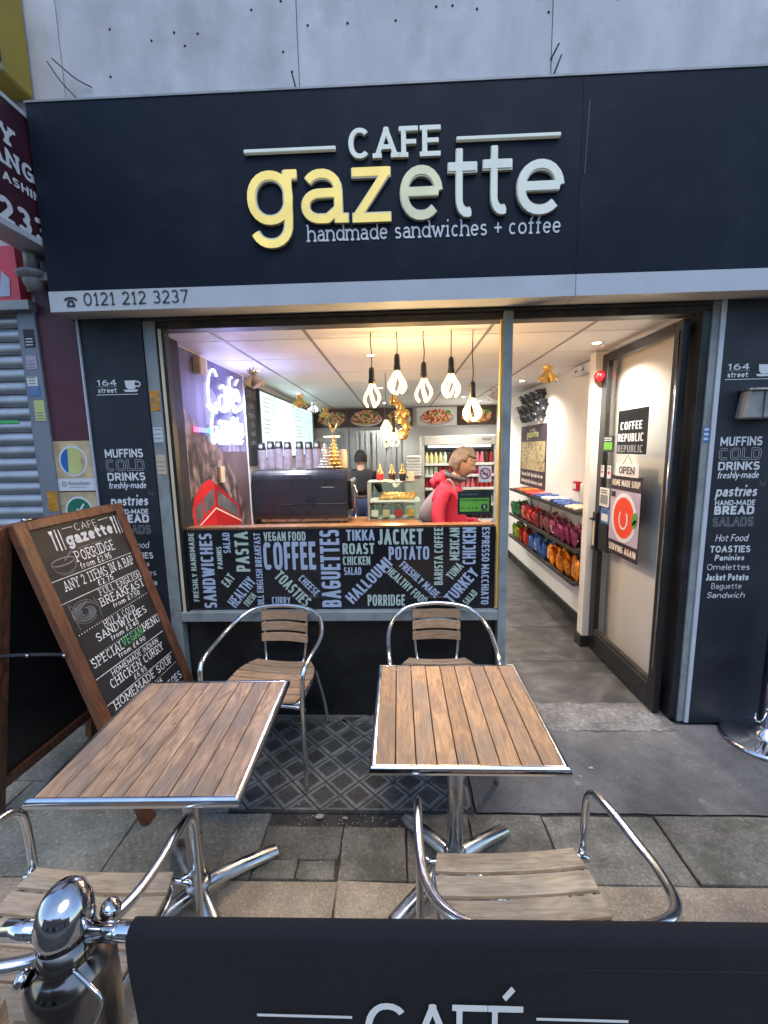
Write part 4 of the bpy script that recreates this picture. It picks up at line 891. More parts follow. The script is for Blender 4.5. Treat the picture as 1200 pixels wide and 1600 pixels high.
# local: x along thickness, leaf runs in +y
T0, T1 = -.042, 0.
box('door_stile', (T0, 0, 0), (T1, .075, 2.36), 'black_paint', dr, bev=.003); box('door_stile', (T0, .845, 0), (T1, .93, 2.36), 'black_paint', dr, bev=.003)
box('bottom_rail', (T0, .0755, 0), (T1, .8445, .16), 'black_paint', dr, bev=.003); box('top_rail', (T0, .0755, 2.30), (T1, .8445, 2.36), 'black_paint', dr, bev=.003)
box('rail_bead', (T0+.006, .0755, .161), (T1-.006, .8445, .185), 'dark_head', dr)
put('door_glass', box_me((-.024, .0755, .186), (-.018, .8445, 2.299)), 'door_pane', dr)
lk = box('lock_rail', (T0-.004, .70, .86), (T1+.004, .8445, 1.17), 'black_paint', dr, bev=.003)
box('lock_box', (T0-.018, .86, .84), (T0-.001, .925, 1.15), 'black_paint', dr, bev=.004)
box('lock_plate', (T0-.022, .875, .88), (T0-.0185, .905, 1.08), 'cream_plastic', dr)
put('lever_handle', tube_me([(T0-.02, .89, 1.10), (T0-.05, .89, 1.10), (T0-.055, .83, 1.10)], .008, 8), 'black_paint', dr)
put('hinge_rod', tube_me([(T0-.012, .01, .3), (T0-.012, .01, 2.3)], .006, 8, smooth=False), 'chrome_worn', dr)
DX = 1.579   # face of the door glass towards the room
def on_door(yc, z): return frame((DX, yc, z), '-x')
po = thing('coffee_poster', 'black square poster reading COFFEE REPUBLIC on the open glass door', 'poster', (DX, 2.965, 1.63))
fx = frame((0, 0, 0), '-x')
shape('sheet', rect(-.185, 0, .185, .30), 'film_black', po, fx, .002)
for s, z, m in (('COFFEE', .165, 'print_white'), ('REPUBLIC', .085, 'print_white'), ('REPUBLIC', .012, 'print_grey')):
    write(s, po, m, frame((-.003, .01, z), '-x'), .055 if m == 'print_white' else .05, fit=.27 if s == 'COFFEE' else .32, **BEBAS)
op = thing('open_sign', 'small white OPEN sign hung on the glass door', 'sign', (DX-.004, 2.985, 1.475))
shape('board', rect(-.15, 0, .15, .085), 'paper', op, fx, .004); write('OPEN', op, 'print_dark', frame((-.005, 0, .02), '-x'), .05, fit=.2, w=.08, slab=True)
put('string', tube_me([(0, -.06, .085), (0, 0, .15), (0, .06, .085)], .002, 5, smooth=False), 'cord', op)
sp = thing('soup_poster', 'purple edged HOME MADE SOUP poster with a bowl of red soup on the door', 'poster', (DX, 2.995, .90))
shape('sheet', rect(-.20, 0, .20, .58), 'poster_purple', sp, fx, .002); shape('picture', rect(-.195, .105, .195, .475), 'poster_lilac', sp, frame((-.0025, 0, 0), '-x'))
shape('bowl', ellipse(0, .285, .165, .175, 32), 'print_white', sp, frame((-.0035, 0, 0), '-x')); shape('soup', ellipse(0, .285, .135, .145, 32), 'poster_red', sp, frame((-.0045, 0, 0), '-x'))
shape('cream_swirl', [(ellipse(0, .275, .06, .075, 24, -230, 50)+ellipse(0, .275, .045, .06, 24, 50, -230), [])], 'print_white', sp, frame((-.0055, 0, 0), '-x'))
shape('herb', [(ellipse(-.02, .33, .03, .05, 12), []), (ellipse(.0, .30, .02, .035, 12), [])], 'leaf_green', sp, frame((-.0062, 0, 0), '-x') @ Matrix.Rotation(.5, 4, 'Y'))
write('HOME MADE SOUP', sp, 'cream_text', frame((-.003, 0, .505), '-x'), .045, fit=.36, **BEBAS); write('SERVING AGAIN', sp, 'cream_text', frame((-.003, 0, .03), '-x'), .048, fit=.36, **BEBAS)
shape('logo_block', rect(-.185, .42, -.125, .46), 'print_dark', sp, frame((-.0032, 0, 0), '-x'))
for nm, yc, z, w_, h_, m, lab, m2 in (('hygiene_card', 3.275, 1.64, .17, .12, 'sign_dark', 'green and black hygiene card at the edge of the open door', 'lime'), ('hours_card', 3.345, 1.45, .05, .09, 'paper', 'narrow white card at the outer edge of the door glass', 'red_plastic'), ('dog_card', 3.24, 1.445, .055, .095, 'paper', 'narrow white card nearer the OPEN sign', 'red_plastic'),
        ('notice_card', 3.29, 1.225, .15, .145, 'paper', 'white notice above the lock of the open door', 'print_grey'), ('payment_card', 3.265, 1.10, .13, .115, 'blue_sticker', 'blue and white payment sticker just above the door lock', 'paper')):
    o = thing(nm, lab, 'sticker', (DX-.001, yc, z)); shape('card', rect(-w_/2, 0, w_/2, h_), m, o, fx, .002)
    shape('print_block', rect(-w_*.38, h_*.15, w_*.38, h_*.62) if m2 != 'red_plastic' else rect(-w_*.28, h_*.35, w_*.28, h_*.55), m2, o, frame((-.0028, 0, 0), '-x'))
    for q in range(2): shape('print_line', rect(-w_*.35, h_*(.72+q*.12), w_*.3, h_*(.77+q*.12)), 'print_white' if m == 'sign_dark' else 'print_dark', o, frame((-.0028, 0, 0), '-x'))

# ================================================================== LEFT NEIGHBOUR
mw = thing('maroon_pilaster', 'maroon painted strip of wall between the roller shutter and the dark pillar', 'wall', (0, 2.45, 0))
box('pilaster_face', (-2.004, -.005, .004), (-1.777, .3, 3.42), 'maroon', mw)
box('upper_block', (-2.6, .0, 3.43), (-1.84, .018, 4.1), 'maroon', mw) if False else None
for i, (zb, lab) in enumerate(((1.488, 'square poster with blue and yellow roundel and MoneyGram print on maroon wall'), (1.19, 'square poster with green tick roundel just above the chalkboard'))):
    p = thing('wall_poster', lab, 'poster', (-1.898, 2.444, zb))
    shape('sheet', rect(-.11, 0, .11, .29), 'print_white' if i == 0 else 'sand', p, None, .002); shape('upper_field', rect(-.11, .075, .11, .29), 'sand', p, frame((0, -.0022, 0)))
    shape('ring', ellipse(0, .175, .085, .09, 28), 'print_white', p, frame((0, -.0032, 0)))
    if i == 0:
        shape('disc', ellipse(0, .175, .073, .078, 28), 'flag_yellow', p, frame((0, -.0042, 0)))
        shape('blue_part', ellipse(0, .175, .073, .078, 16, 110, 250), 'flag_blue', p, frame((0, -.0052, 0))); shape('sand_part', ellipse(0, .175, .073, .078, 14, -55, 55), 'sand', p, frame((0, -.0052, 0)))
        write('MoneyGram', p, 'print_grey', frame((.018, -.0032, .035)), .022, fit=.13, **SANS); write('international money transfer', p, 'print_grey', frame((.01, -.0032, .018)), .009, fit=.1, **dict(SANS, res=20))
        shape('logo_ring', [(ellipse(-.072, .042, .014, .014), [ellipse(-.072, .042, .009, .009)])], 'print_grey', p, frame((0, -.0035, 0)))
    else:
        shape('disc', ellipse(0, .175, .073, .078, 28), 'teal', p, frame((0, -.0042, 0)))
        shape('tick', [([(-.02, .18), (-.01, .195), (.0, .185), (.03, .225), (.038, .215), (0, .165)], [])], 'print_white', p, frame((0, -.0052, 0)))
sh = thing('roller_shutter', 'closed grey metal roller shutter of the shop on the left', 'shutter', (0, 2.47, 0))
sl = bmesh.new(); prof = [(0, .003), (-.012, .012), (-.019, .030), (-.018, .048), (-.010, .062), (0, .067), (.002, .0715)]
for (y0, z0), (y1, z1) in zip(prof, prof[1:]):
    f = sl.faces.new([sl.verts.new(p) for p in ((-3.2, y0, z0), (-2.105, y0, z0), (-2.105, y1, z1), (-3.2, y1, z1))]); f.smooth = True
bmesh.ops.remove_doubles(sl, verts=sl.verts, dist=1e-5)
slme = bpy.data.meshes.new('slat'); sl.to_mesh(slme); sl.free(); slme.materials.append(MATS['shutter'])
for k in range(35): put('shutter_slat', slme, None, sh, (0, 0, .02+k*.0725))
box('shutter_backing', (-3.2, .004, 0), (-2.09, .02, 2.55), 'black_matte', sh)
gr = box('green_graffiti', (-2.33, -.0205, 1.885), (-2.205, -.0195, 1.905), 'green_plastic', sh)
rl = thing('shutter_rail', 'grey steel guide rail at the right of the roller shutter', 'rail', (0, 2.45, 0))
box('rail_body', (-2.104, -.02, 0), (-2.008, .05, 2.545), 'rail_grey', rl, bev=.003); box('rail_lip', (-2.125, -.004, 0), (-2.1045, .03, 2.545), 'rail_grey', rl)
for x, z0, z1, m in ((-2.06, 2.30, 2.395, 'print_dark'), (-2.065, 2.18, 2.255, 'poster_lilac'), (-2.075, 2.09, 2.14, 'paper'), (-2.072, 2.035, 2.088, 'blue_sticker'), (-2.055, 1.895, 2.01, 'flag_yellow'), (-2.05, 1.37, 1.49, 'orange_tape')):
    o = box('rail_sticker', (-.030, -.0015, 0), (.030, 0, z1-z0), m, rl, loc=(x+.008, -.021, z0))
    if m != 'orange_tape':
        for q in range(3): box('print_line', (-.022, -.0022, .01+q*.016), (.018, -.0016, .016+q*.016), 'print_grey' if m != 'print_dark' else 'print_white', o)
rs = thing('red_fascia', 'glossy red sign panel above the roller shutter', 'sign', (0, 2.40, 2.53))
box('panel', (-3.4, 0, .01), (-2.045, .15, .285), 'red_sign', rs); box('lower_trim', (-3.4, -.01, -.04), (-2.0, .15, .008), 'metal_grey', rs)
shape('white_swoosh', [([(-2.16, .03), (-2.10, .03), (-2.09, .12), (-2.13, .16)], [])], 'word_blue', rs, frame((0, -.002, 0)))
hs = thing('projecting_sign', 'maroon projecting money exchange sign with pale edges at the left', 'sign', (-1.83, 0, 2.77))
box('sign_box', (-.14, 1.35, .03), (0, 2.445, .59), 'maroon_sign', hs, bev=.004); box('edge_trim', (-.145, 1.345, 0), (.006, 2.445, .029), 'pale_strip', hs); box('edge_trim', (-.145, 1.345, .591), (.006, 2.445, .612), 'pale_strip', hs)
fxp = lambda y, z: frame((.0008, y, z-2.77), '+x')
write('MONEY', hs, 'print_white', fxp(2.235, 3.16), .085, fit=.52, align='r', **dict(SLAB, w=.10)); write('EXCHANGE', hs, 'print_white', fxp(2.40, 3.058), .08, fit=.64, align='r', **dict(SLAB, w=.10))
write('& CHEQUE CASHING', hs, 'print_white', fxp(2.41, 2.985), .04, fit=.72, align='r', **dict(SANS, w=.10)); write('0121 1233', hs, 'print_white', fxp(2.37, 2.79), .115, fit=.78, align='r', **dict(SANS, w=.10))
ys = thing('yellow_sign', 'dark framed yellow projecting sign high in the left corner', 'sign', (-1.86, 0, 3.52))
box('sign_box', (-.3, 2.25, .0), (-.0, 2.44, .5), 'yellow_sign', ys, bev=.01); box('dark_edge', (-.02, 1.5, .02), (.012, 2.245, .14), 'black_matte', ys); box('lower_trim', (-.02, 1.5, -.01), (.014, 2.245, .018), 'metal_grey', ys)
cc = thing('dome_camera', 'pale grey dome security camera under the projecting maroon sign', 'camera', (-1.94, 2.38, 2.60))
put('dome', lathe_me([(0, -.03), (.03, -.022), (.045, 0), (.052, .025), (.05, .035)], 18), 'stone_grey', cc); put('collar', lathe_me([(.05, .0355), (.062, .04), (.075, .052), (.078, .062), (.06, .074), (.045, .078)], 18), 'stone_grey', cc)
put('stem', lathe_me([(.034, .0785), (.034, .20)], 14), 'metal_grey', cc); box('bracket', (.02, -.02, .02), (.09, .06, .06), 'metal_grey', cc, bev=.004)
# the rest of the terrace beyond the frame, plain
t = thing('neighbour_building', 'dark plain wall of the neighbouring building beside the shops', 'building', (0, 0, 0))
box('wall', (-9, 2.55, 0), (-3.2, 3.2, 6.5), 'brick_ext', t); box('wall', (3.2, 2.55, 0), (9, 3.2, 2.46), 'brick_ext', t)

# terrace on the far side of the street, behind the camera: it shows in the chrome and the glass
for k, (x0, x1, h) in enumerate(((-16, -5, 7.5), (-4.9, 4.6, 8.6), (4.7, 16, 7.2))):
    ob = thing('brick_building', ('plain brown brick building across the street to the left, seen only in reflections', 'tallest brown brick building straight across the street, seen only in reflections', 'lower brown brick building across the street to the right, seen only in reflections')[k], 'building', (x0, -13, 0), group='buildings across the street')
    box('wall', (0, -.4, 0), (x1-x0, 0, h), 'brick_far', ob)
    for i in range(int((x1-x0)/2.6)):
        for z_ in (3.6, 6.0):
            if z_+1.5 < h: box('window', (.8+i*2.6, .01, z_), (2.0+i*2.6, .05, z_+1.4), 'bus_glass', ob)
        box('shop_front', (.3+i*2.6, .01, .4), (2.7+i*2.6, .06, 2.6), 'black_paint' if i % 2 else 'grey_frame', ob)

ORD = ['first', 'second', 'third', 'fourth', 'fifth', 'sixth', 'seventh', 'eighth', 'ninth', 'tenth', 'eleventh', 'twelfth', 'thirteenth', 'fourteenth', 'fifteenth', 'sixteenth', 'seventeenth', 'eighteenth', 'nineteenth', 'twentieth', 'twenty-first', 'twenty-second', 'twenty-third']
# ================================================================== INTERIOR THINGS
mu = thing('mural_panel', 'large street scene mural with a red double decker bus on the left wall', 'mural', (-1.469, 0, 0))
fm = lambda d=0.: frame((d, 0, 0), '+x')
shape('sky', rect(2.62, 1.70, 4.13, 2.405), 'sky_print', mu, fm(.001)); shape('lower_sky', rect(2.62, .2, 4.13, 1.6995), 'haze_print', mu, fm(.001))
shape('terrace', [([(2.62, .2), (2.62, 2.2), (2.95, 2.0), (3.2, 1.85), (3.5, 1.72), (3.75, 1.5), (3.93, 1.25), (4.02, .9), (4.05, .2)], [])], 'building_print', mu, fm(.0025))
shape('lamp_post', [(rect(2.86, .2, 2.875, 1.5), []), (rect(2.83, 1.42, 2.91, 1.5), []), (rect(3.30, 1.58, 3.38, 1.60), [])], 'print_dark', mu, fm(.0036))
shape('bus_flank', [([(3.33, .3), (3.33, 1.455), (3.38, 1.44), (3.84, 1.20), (3.86, .3)], [])], 'bus_side', mu, fm(.0046))
bus = shape('bus', [([(2.95, .3), (2.95, 1.30), (2.98, 1.37), (3.06, 1.43), (3.16, 1.475), (3.26, 1.49), (3.33, 1.465), (3.34, .3)], [])], 'bus_red', mu, fm(.004))
shape('bus_window', [([(2.99, 1.17), (2.99, 1.30), (3.10, 1.35), (3.10, 1.22)], []), ([(3.13, 1.23), (3.13, 1.36), (3.31, 1.42), (3.31, 1.29)], []), ([(3.37, 1.27), (3.37, 1.40), (3.80, 1.20), (3.80, 1.10)], []), ([(3.02, .95), (3.02, 1.06), (3.26, 1.14), (3.26, 1.02)], []), ([(3.10, 1.10), (3.10, 1.125), (3.18, 1.15), (3.18, 1.125)], [])], 'bus_glass', bus, frame((.001, 0, 0), '-y') if False else Matrix.Translation((0, -.0012, 0)))
shape('bus_trim', [([(2.95, 1.145), (3.33, 1.26), (3.85, 1.07), (3.85, 1.058), (3.33, 1.248), (2.95, 1.133)], []), ([(3.45, .98), (3.80, .90), (3.80, .89), (3.45, .97)], [])], 'cream_text', mu, fm(.0056))
for q in range(9):
    y = 2.66+q*.145; shape('window_row', [([(y, 1.2-q*.05), (y, 1.55-q*.08), (y+.06, 1.53-q*.08), (y+.06, 1.19-q*.05)], []), ([(y, 1.62-q*.05), (y, 1.92-q*.1), (y+.05, 1.90-q*.1), (y+.05, 1.61-q*.05)], [])], 'print_dark', mu, fm(.0032))
box('mural_edge', (0, 4.131, .2), (.012, 4.141, 2.405), 'wall_cream', mu); box('mural_edge', (0, 2.62, 2.4055), (.012, 4.14, 2.4115), 'wall_cream', mu)
bg_ = box('tag', (0, 3.42, 1.45), (.02, 3.50, 1.58), 'jar_cream', None, loc=(-1.462, 0, 0)); tag(bg_, 'small cream card fixed on the mural above the bus', 'card')
sd_ = thing('wall_speaker', 'small beige speaker high on the mural near the window', 'speaker', (-1.465, 3.12, 2.26)); box('speaker_body', (0, 0, 0), (.06, .10, .12), 'beige_tag', sd_, bev=.006); box('bracket', (0, .101, .02), (.05, .14, .13), 'white_plastic', sd_, bev=.003)
# neon script
ns = thing('neon_sign', 'white neon script sign glowing on the mural', 'neon sign', (-1.45, 0, 0))
def neon(word, y, z, h, wfs, m='neon_white', slant=.22, zstr=1.0):
    x = 0
    for ch in word:
        segs, W = glyph_strokes(ch, .02, wfs, False, 2.)
        bm = bmesh.new()
        for pts, _, _ in segs:
            P = [(0, (x+p[0]+slant*p[1])*h, p[1]*h*zstr) for p in pts]
            if len(P) > 1: add_tube(bm, P, .0075, 6)
        put('neon_tube', bm, m, ns, (0, y, z)); x += W+.05
neon('Café', 3.28, 2.04, .31, .85); neon('Gazette', 3.30, 1.76, .29, .50)
# strokes that tie the script together
put('neon_tube', tube_me([(0, 3.28, 2.06), (0, 3.36, 2.02), (0, 3.5, 2.05), (0, 3.62, 2.03), (0, 3.8, 2.1), (0, 3.95, 2.07), (0, 4.04, 2.12)], .007, 6), 'neon_white', ns)
put('neon_tube', tube_me([(0, 3.38, 1.84), (0, 3.55, 1.80), (0, 3.7, 1.83), (0, 3.9, 1.80), (0, 4.02, 1.86)], .007, 6), 'neon_white', ns)
box('backing', (-.012, 3.26, 1.78), (-.008, 4.06, 2.34), 'pane', ns)
ld = thing('coloured_strip', 'tiny coloured LED display under the neon sign on the mural', 'display', (-1.462, 3.05, 1.845))
for i, m in enumerate(('emit_red', 'emit_blue', 'emit_blue', 'emit_green')): box('coloured_cell', (0, i*.07, 0), (.008, i*.07+.066, .035), m, ld)  # row of small emissive cells in red, blue and green
# blackboard and lit menu screens on the left wall
bb = thing('wall_blackboard', 'narrow blackboard with chalk scribbles between mural and lit menus', 'blackboard', (-1.468, 0, 0))
box('slate', (0, 4.15, 1.55), (.01, 4.50, 2.39), 'chalkboard', bb); write('COFFEE', bb, 'chalk_dim', frame((.0108, 4.32, 2.22), '+x'), .07, fit=.28, **dict(CHALK, w=.06)); 
for q in range(5): write(('latte', 'mocha', 'tea', 'iced', 'cakes')[q], bb, 'chalk_dim', frame((.0108, 4.32, 2.12-q*.09), '+x'), .06, **dict(w=.05, wf=.8, soft=True))
ms = thing('menu_screens', 'row of four bright backlit menu boards on the left wall', 'menu board', (-1.468, 0, 0))
box('screen_frame', (-.001, 4.515, 1.60), (.03, 7.27, 2.345), 'sign_dark', ms)
for i, (a, b) in enumerate(((4.54, 5.06), (5.09, 5.92), (5.95, 6.76), (6.79, 7.25))):
    sc = box('screen', (.031, a, 1.63), (.036, b, 2.32), 'screen', ms)
    rr = random.Random(i); lp = []
    for q in range(13):
        if q in (4, 9): continue
        z = 2.26-q*.046; lp += [(rect(a+.05+rr.uniform(0, .04), z, a+(b-a)*rr.uniform(.5, .75), z+.008), []), (rect(b-.11, z, b-.05, z+.008), [])]
    shape('menu_lines', lp, 'print_grey', sc, frame((.0365, 0, 0), '+x'))
# food pictures across the back wall
fp = thing('food_banner', 'row of large food photographs along the top of the back wall', 'food banner', (0, 7.55, 2.075))
xs_ = [-1.46, -.86, -.22, .27, .33, 1.03, 1.70]
for i, (a, b) in enumerate(zip(xs_, xs_[1:])):
    if i == 3: continue
    mm = ('food_bg', 'food_bg', 'food_bg', None, 'paper', 'food_bg')[i]
    p = shape('picture_panel', rect(a+.006, 0, b-.006, .315), mm, fp, None, .01); cx = (a+b)/2; wd = (b-a)
    rr = random.Random(i+5)
    if i in (1, 4, 2): shape('plate', ellipse(cx, .13, wd*.43, .12, 28), 'print_white' if i != 4 else 'poster_lilac', p, frame((0, -.0105, 0)))
    blob = lambda cx, cz, rx, rz: [(cx+rx*math.cos(t)*rr.uniform(.82, 1.15), cz+rz*math.sin(t)*rr.uniform(.82, 1.15)) for t in [2*PI*q/18 for q in range(18)]]
    shape('food', [(blob(cx, .155, wd*.40, .13), [])], 'food_a' if i != 4 else 'food_b', p, frame((0, -.0115, 0)))
    shape('garnish', [(blob(cx-wd*.2, .22, wd*.10, .035), []), (blob(cx+wd*.22, .10, wd*.09, .035), [])], 'food_b' if i != 4 else 'food_a', p, frame((0, -.0125, 0)))
    shape('herbs', [(blob(cx+wd*.28, .23, wd*.07, .03), []), (blob(cx-wd*.02, .2, wd*.06, .02), [])], 'leaf_green', p, frame((0, -.013, 0)))
# back of the shop
cu = thing('strip_curtain', 'grey hanging strip curtain in the back wall opening', 'curtain', (-1.02, 7.2, 0))
bm = bmesh.new()
n_ = 46
for k in range(n_):
    x0 = k*.024; yy = .03*math.sin(k*1.7); add_box(bm, (x0, yy, .3), (x0+.021, yy+.004, 2.0))
o = put('strips', bm, 'strip_curtain', cu)
bd = thing('back_door', 'pale blue-white door at the back left of the shop', 'door', (-1.05, 7.55, 0)); box('leaf', (-.36, 0, 0), (.30, .04, 1.84), 'pale_trim', bd); box('frame_side', (.305, -.01, 0), (.345, .04, 1.90), 'white_plastic', bd); box('frame_head', (-.4, -.01, 1.845), (.304, .04, 1.90), 'white_plastic', bd)
ntc = box('back_notice', (0, -.004, 0), (.13, 0, .19), 'jar_cream', None, loc=(-.25, 7.19, 1.72)); tag(ntc, 'cream notice pinned on the back wall behind the cake case', 'notice'); box('notice_mark', (.045, -.006, .07), (.075, -.0045, .11), 'print_dark', ntc)
# counter and what stands on it
ct = thing('shop_counter', 'wooden topped serving counter inside the window', 'counter', (-.62, 4.3, 0))
box('counter_top', (-.845, -.28, .925), (.82, .27, .97), 'counter_wood', ct, bev=.004); box('counter_body', (-.845, -.24, .004), (.78, .25, .924), 'black_matte', ct)
mc = thing('coffee_machine', 'big black espresso machine seen from behind on the counter', 'coffee machine', (-.975, 4.32, .97))
bm = bmesh.new(); pf = [(-.165, .05), (-.175, .10), (-.175, .46), (-.165, .50), (-.14, .535), (.2, .535), (.22, .5), (.22, .05)]
for (a, b) in ((-.475, .475),):
    A = [bm.verts.new((a, y, z)) for y, z in pf]; Bv = [bm.verts.new((b, y, z)) for y, z in pf]; bm.faces.new(A); bm.faces.new(Bv[::-1])
    for i in range(len(pf)): bm.faces.new((A[i-1], A[i], Bv[i], Bv[i-1]))
bmesh.ops.recalc_face_normals(bm, faces=bm.faces); bmesh.ops.bevel(bm, geom=[e for e in bm.edges], offset=.008, segments=2, affect='EDGES')
put('machine_body', bm, 'machine_black', mc); box('panel_line', (-.2, -.1785, .20), (.46, -.1755, .204), 'alu_dull', mc); box('drip_tray', (-.42, -.12, .02), (.46, .2, .05), 'alu_dull', mc)
box('badge', (.22, -.1785, .36), (.34, -.1755, .368), 'print_grey', mc)
for x in (-.4, .4):
    for y in (-.1, .15): put('foot', lathe_me([(.018, 0), (.018, .05)], 10), 'alu_dull', mc, (x, y, 0))
bm = bmesh.new(); add_box(bm, (.476, -.15, .12), (.53, .18, .44), .02); put('side_panel', bm, 'chrome_worn', mc); put('steam_wand', tube_me([(.53, -.1, .38), (.56, -.12, .3), (.55, -.13, .12), (.545, -.15, .05)], .008, 8), 'chrome', mc)
# stacks of paper cups: each stack a thing of many cups with the top one turned over
cup_prof = [(.030, 0), (.0405, .012)]
st_me = bmesh.new()
for k in range(17):
    n0 = len(st_me.faces); add_lathe(st_me, [(.039, k*.0118), (.041, k*.0118+.0070)], 16); st_me.faces.ensure_lookup_table()
    for f in st_me.faces[n0:]: f.material_index = 1
    add_lathe(st_me, [(.041, k*.0118+.0070), (.0445, k*.0118+.0075), (.0445, k*.0118+.0108), (.039, k*.0118+.0115)], 16)
stack_mesh = bpy.data.meshes.new('cups'); st_me.to_mesh(stack_mesh); st_me.free(); stack_mesh.materials.append(MATS['cup_rim']); stack_mesh.materials.append(MATS['cup_body'])
tc_me = lathe_me([(.0425, 0), (.042, .006), (.034, .075), (.032, .078), (0, .076)], 16); tc_me.materials.append(MATS['cup_black'])
ring_me = poly_me([(ellipse(0, 0, .019, .019, 20), [ellipse(0, 0, .015, .015, 16)]), (ellipse(0, 0, .010, .010, 14), [])], .001); ring_me.materials.append(MATS['print_white'])
places = ['leftmost, half hidden by the mural edge', 'second from the left', 'third from the left', 'fourth from the left, before the gap', 'fifth, just right of the gap', 'sixth from the left', 'rightmost, next to the bauble trees']
for i, x in enumerate((-1.395, -1.30, -1.215, -1.125, -1.005, -.91, -.825)):
    t = thing('cup_stack', 'stack of paper coffee cups on the coffee machine, '+places[i], 'cups', (x, 4.36, 1.505+(0, .008, .012, .004, .006, .0, .004)[i]), group='cup stacks on top of the coffee machine')
    put('cups', stack_mesh, None, t); put('upturned_cup', tc_me, None, t, (0, 0, .20)); put('logo', ring_me, None, t, (0, -.0375, .24), (-.12, 0, 0))
# bauble trees
ball = lathe_me([(0, -.5), (.25, -.433), (.433, -.25), (.5, 0), (.433, .25), (.25, .433), (0, .5)], 10)
balls = {}
for m in ('silver', 'gold'):
    b_ = ball.copy(); b_.materials.append(MATS[m]); balls[m] = b_
def bauble_tree(x, y, z, h, r, m, label, n=9, topper=True):
    t = thing('bauble_tree', label, 'ornament', (x, y, z), group='bauble trees on the coffee machine'); rr = random.Random(int(x*100))
    put('core', lathe_me([(r*.7, 0), (r*.35, h*.5), (.004, h*.95), (0, h)], 10), m, t)
    for k in range(n):
        f = k/n; ra = r*(1-f)*.9+.006; nb = max(3, int(9*(1-f)+2))
        for q in range(nb):
            a = 2*PI*q/nb+k*.5; s = .034*(1-f*.45)*rr.uniform(.75, 1.1)
            o = put('bauble', balls[m], None, t, (ra*math.cos(a), ra*math.sin(a), .016+h*.93*f)); o.scale = (s, s, s)
    if topper: put('bow', tube_me([(0, 0, h), (.03, -.01, h+.05), (.045, 0, h+.1), (0, .01, h+.03), (-.04, 0, h+.1), (-.03, .01, h+.05), (0, 0, h)], .005, 6), 'gold', t)
bauble_tree(-.745, 4.34, 1.507, .27, .062, 'silver', 'silver bauble tree on the coffee machine beside the cups', topper=False)
bauble_tree(-.655, 4.36, 1.507, .36, .07, 'gold', 'taller gold bauble tree with a ribbon bow on the coffee machine')
o = put('orange_canister', lathe_me([(.04, 0), (.045, .01), (.045, .17), (.035, .19), (0, .195)], 16), 'cream_plastic', None, (-.57, 4.42, 1.507)); tag(o, 'plain amber canister behind the gold bauble tree', 'canister')
wst = box('bright_shelf', (-.09, -.03, 0), (.07, .03, .008), 'case_light', None, loc=(-.68, 4.5, 1.83)); tag(wst, 'narrow bright light strip behind the gold bauble tree', 'light')
for nm in (): pass
# cake display case
dc = thing('cake_case', 'glass cake display case standing on the right end of the counter', 'display case', (-.03, 4.42, .97))
box('side_wall', (-.285, -.15, 0), (-.262, .15, .385), 'metal_grey', dc); box('top_shelf', (-.285, -.15, .386), (.20, .15, .40), 'alu_dull', dc, bev=.002); box('back_wall', (-.262, .14, 0), (.27, .15, .385), 'case_glass', dc)
box('middle_shelf', (-.2615, -.13, .19), (.25, .139, .20), 'white_plastic', dc); box('base_shelf', (-.2615, -.13, .002), (.27, .139, .015), 'alu_dull', dc)
bm = bmesh.new(); P = [(.20, .39), (.235, .375), (.262, .335), (.275, .28), (.275, .015)]
for a, b in zip(P, P[1:]): f = bm.faces.new([bm.verts.new(q) for q in ((a[0], -.15, a[1]), (a[0], .14, a[1]), (b[0], .14, b[1]), (b[0], -.15, b[1]))]); f.smooth = True
bmesh.ops.remove_doubles(bm, verts=bm.verts, dist=1e-4); put('curved_glass', bm, 'case_glass', dc); box('light_tube', (-.24, .1, .372), (.19, .12, .384), 'case_light', dc)
l = bpy.data.lights.new('case_lamp', 'POINT'); l.energy = 1.6; l.color = (1, .78, .45); l.shadow_soft_size = .04; o = bpy.data.objects.new('case_lamp', l); C.objects.link(o); o.parent = dc; o.location = (0, .03, .34)
box('front_glass', (-.2615, -.152, .016), (.27, -.1485, .384), 'case_glass', dc)
tr = box('pastry_tray', (-.24, -.12, 0), (.23, .12, .008), 'paper', None, loc=(-.03, 4.42, 1.171)); tag(tr, 'white tray of pastries on the upper shelf of the cake case', 'tray')
pm = lathe_me([(0, 0), (.026, .002), (.032, .014), (.026, .028), (.01, .036), (0, .037)], 10); pm.materials.append(MATS['pastry'])
rr = random.Random(4); k = 0
for ix in range(8):
    for iy in range(3):
        k += 1; o = put('pastry', pm, None, None, (-.17+ix*.045+iy*.01, 4.34+iy*.055, 1.18+iy*.016), (rr.uniform(-.3, .3), rr.uniform(-.3, .3), rr.uniform(0, 3))); o.scale = (rr.uniform(.8, 1.1), 1.1, rr.uniform(.8, 1.25))
        tag(o, 'golden pastry in the %s row of the cake case tray, %s from the left' % (('front', 'middle', 'back')[iy], ORD[ix]), 'pastry', 'golden pastries heaped in the cake case')
for i, (x, m, lab) in enumerate(((-.22, 'paper', 'glass jar of white sweets at the left of the case'), (-.10, 'jar_cream', 'glass jar of cream biscuits, second in the case'), (.03, 'jam', 'glass jar with red contents in the cake case'), (.155, 'pastry', 'glass jar of brown biscuits at the right of the case'))):
    t = thing('glass_jar', lab, 'jar', (x-.03, 4.38, .986)); box('contents', (-.038, -.038, .008), (.038, .038, .085), m, t, bev=.008); put('jar_glass', lathe_me([(.05, 0), (.053, .01), (.053, .115), (.043, .13)], 14), 'case_glass', t); put('lid', lathe_me([(0, .131), (.046, .131), (.046, .145), (0, .147)], 14), 'alu_dull', t)
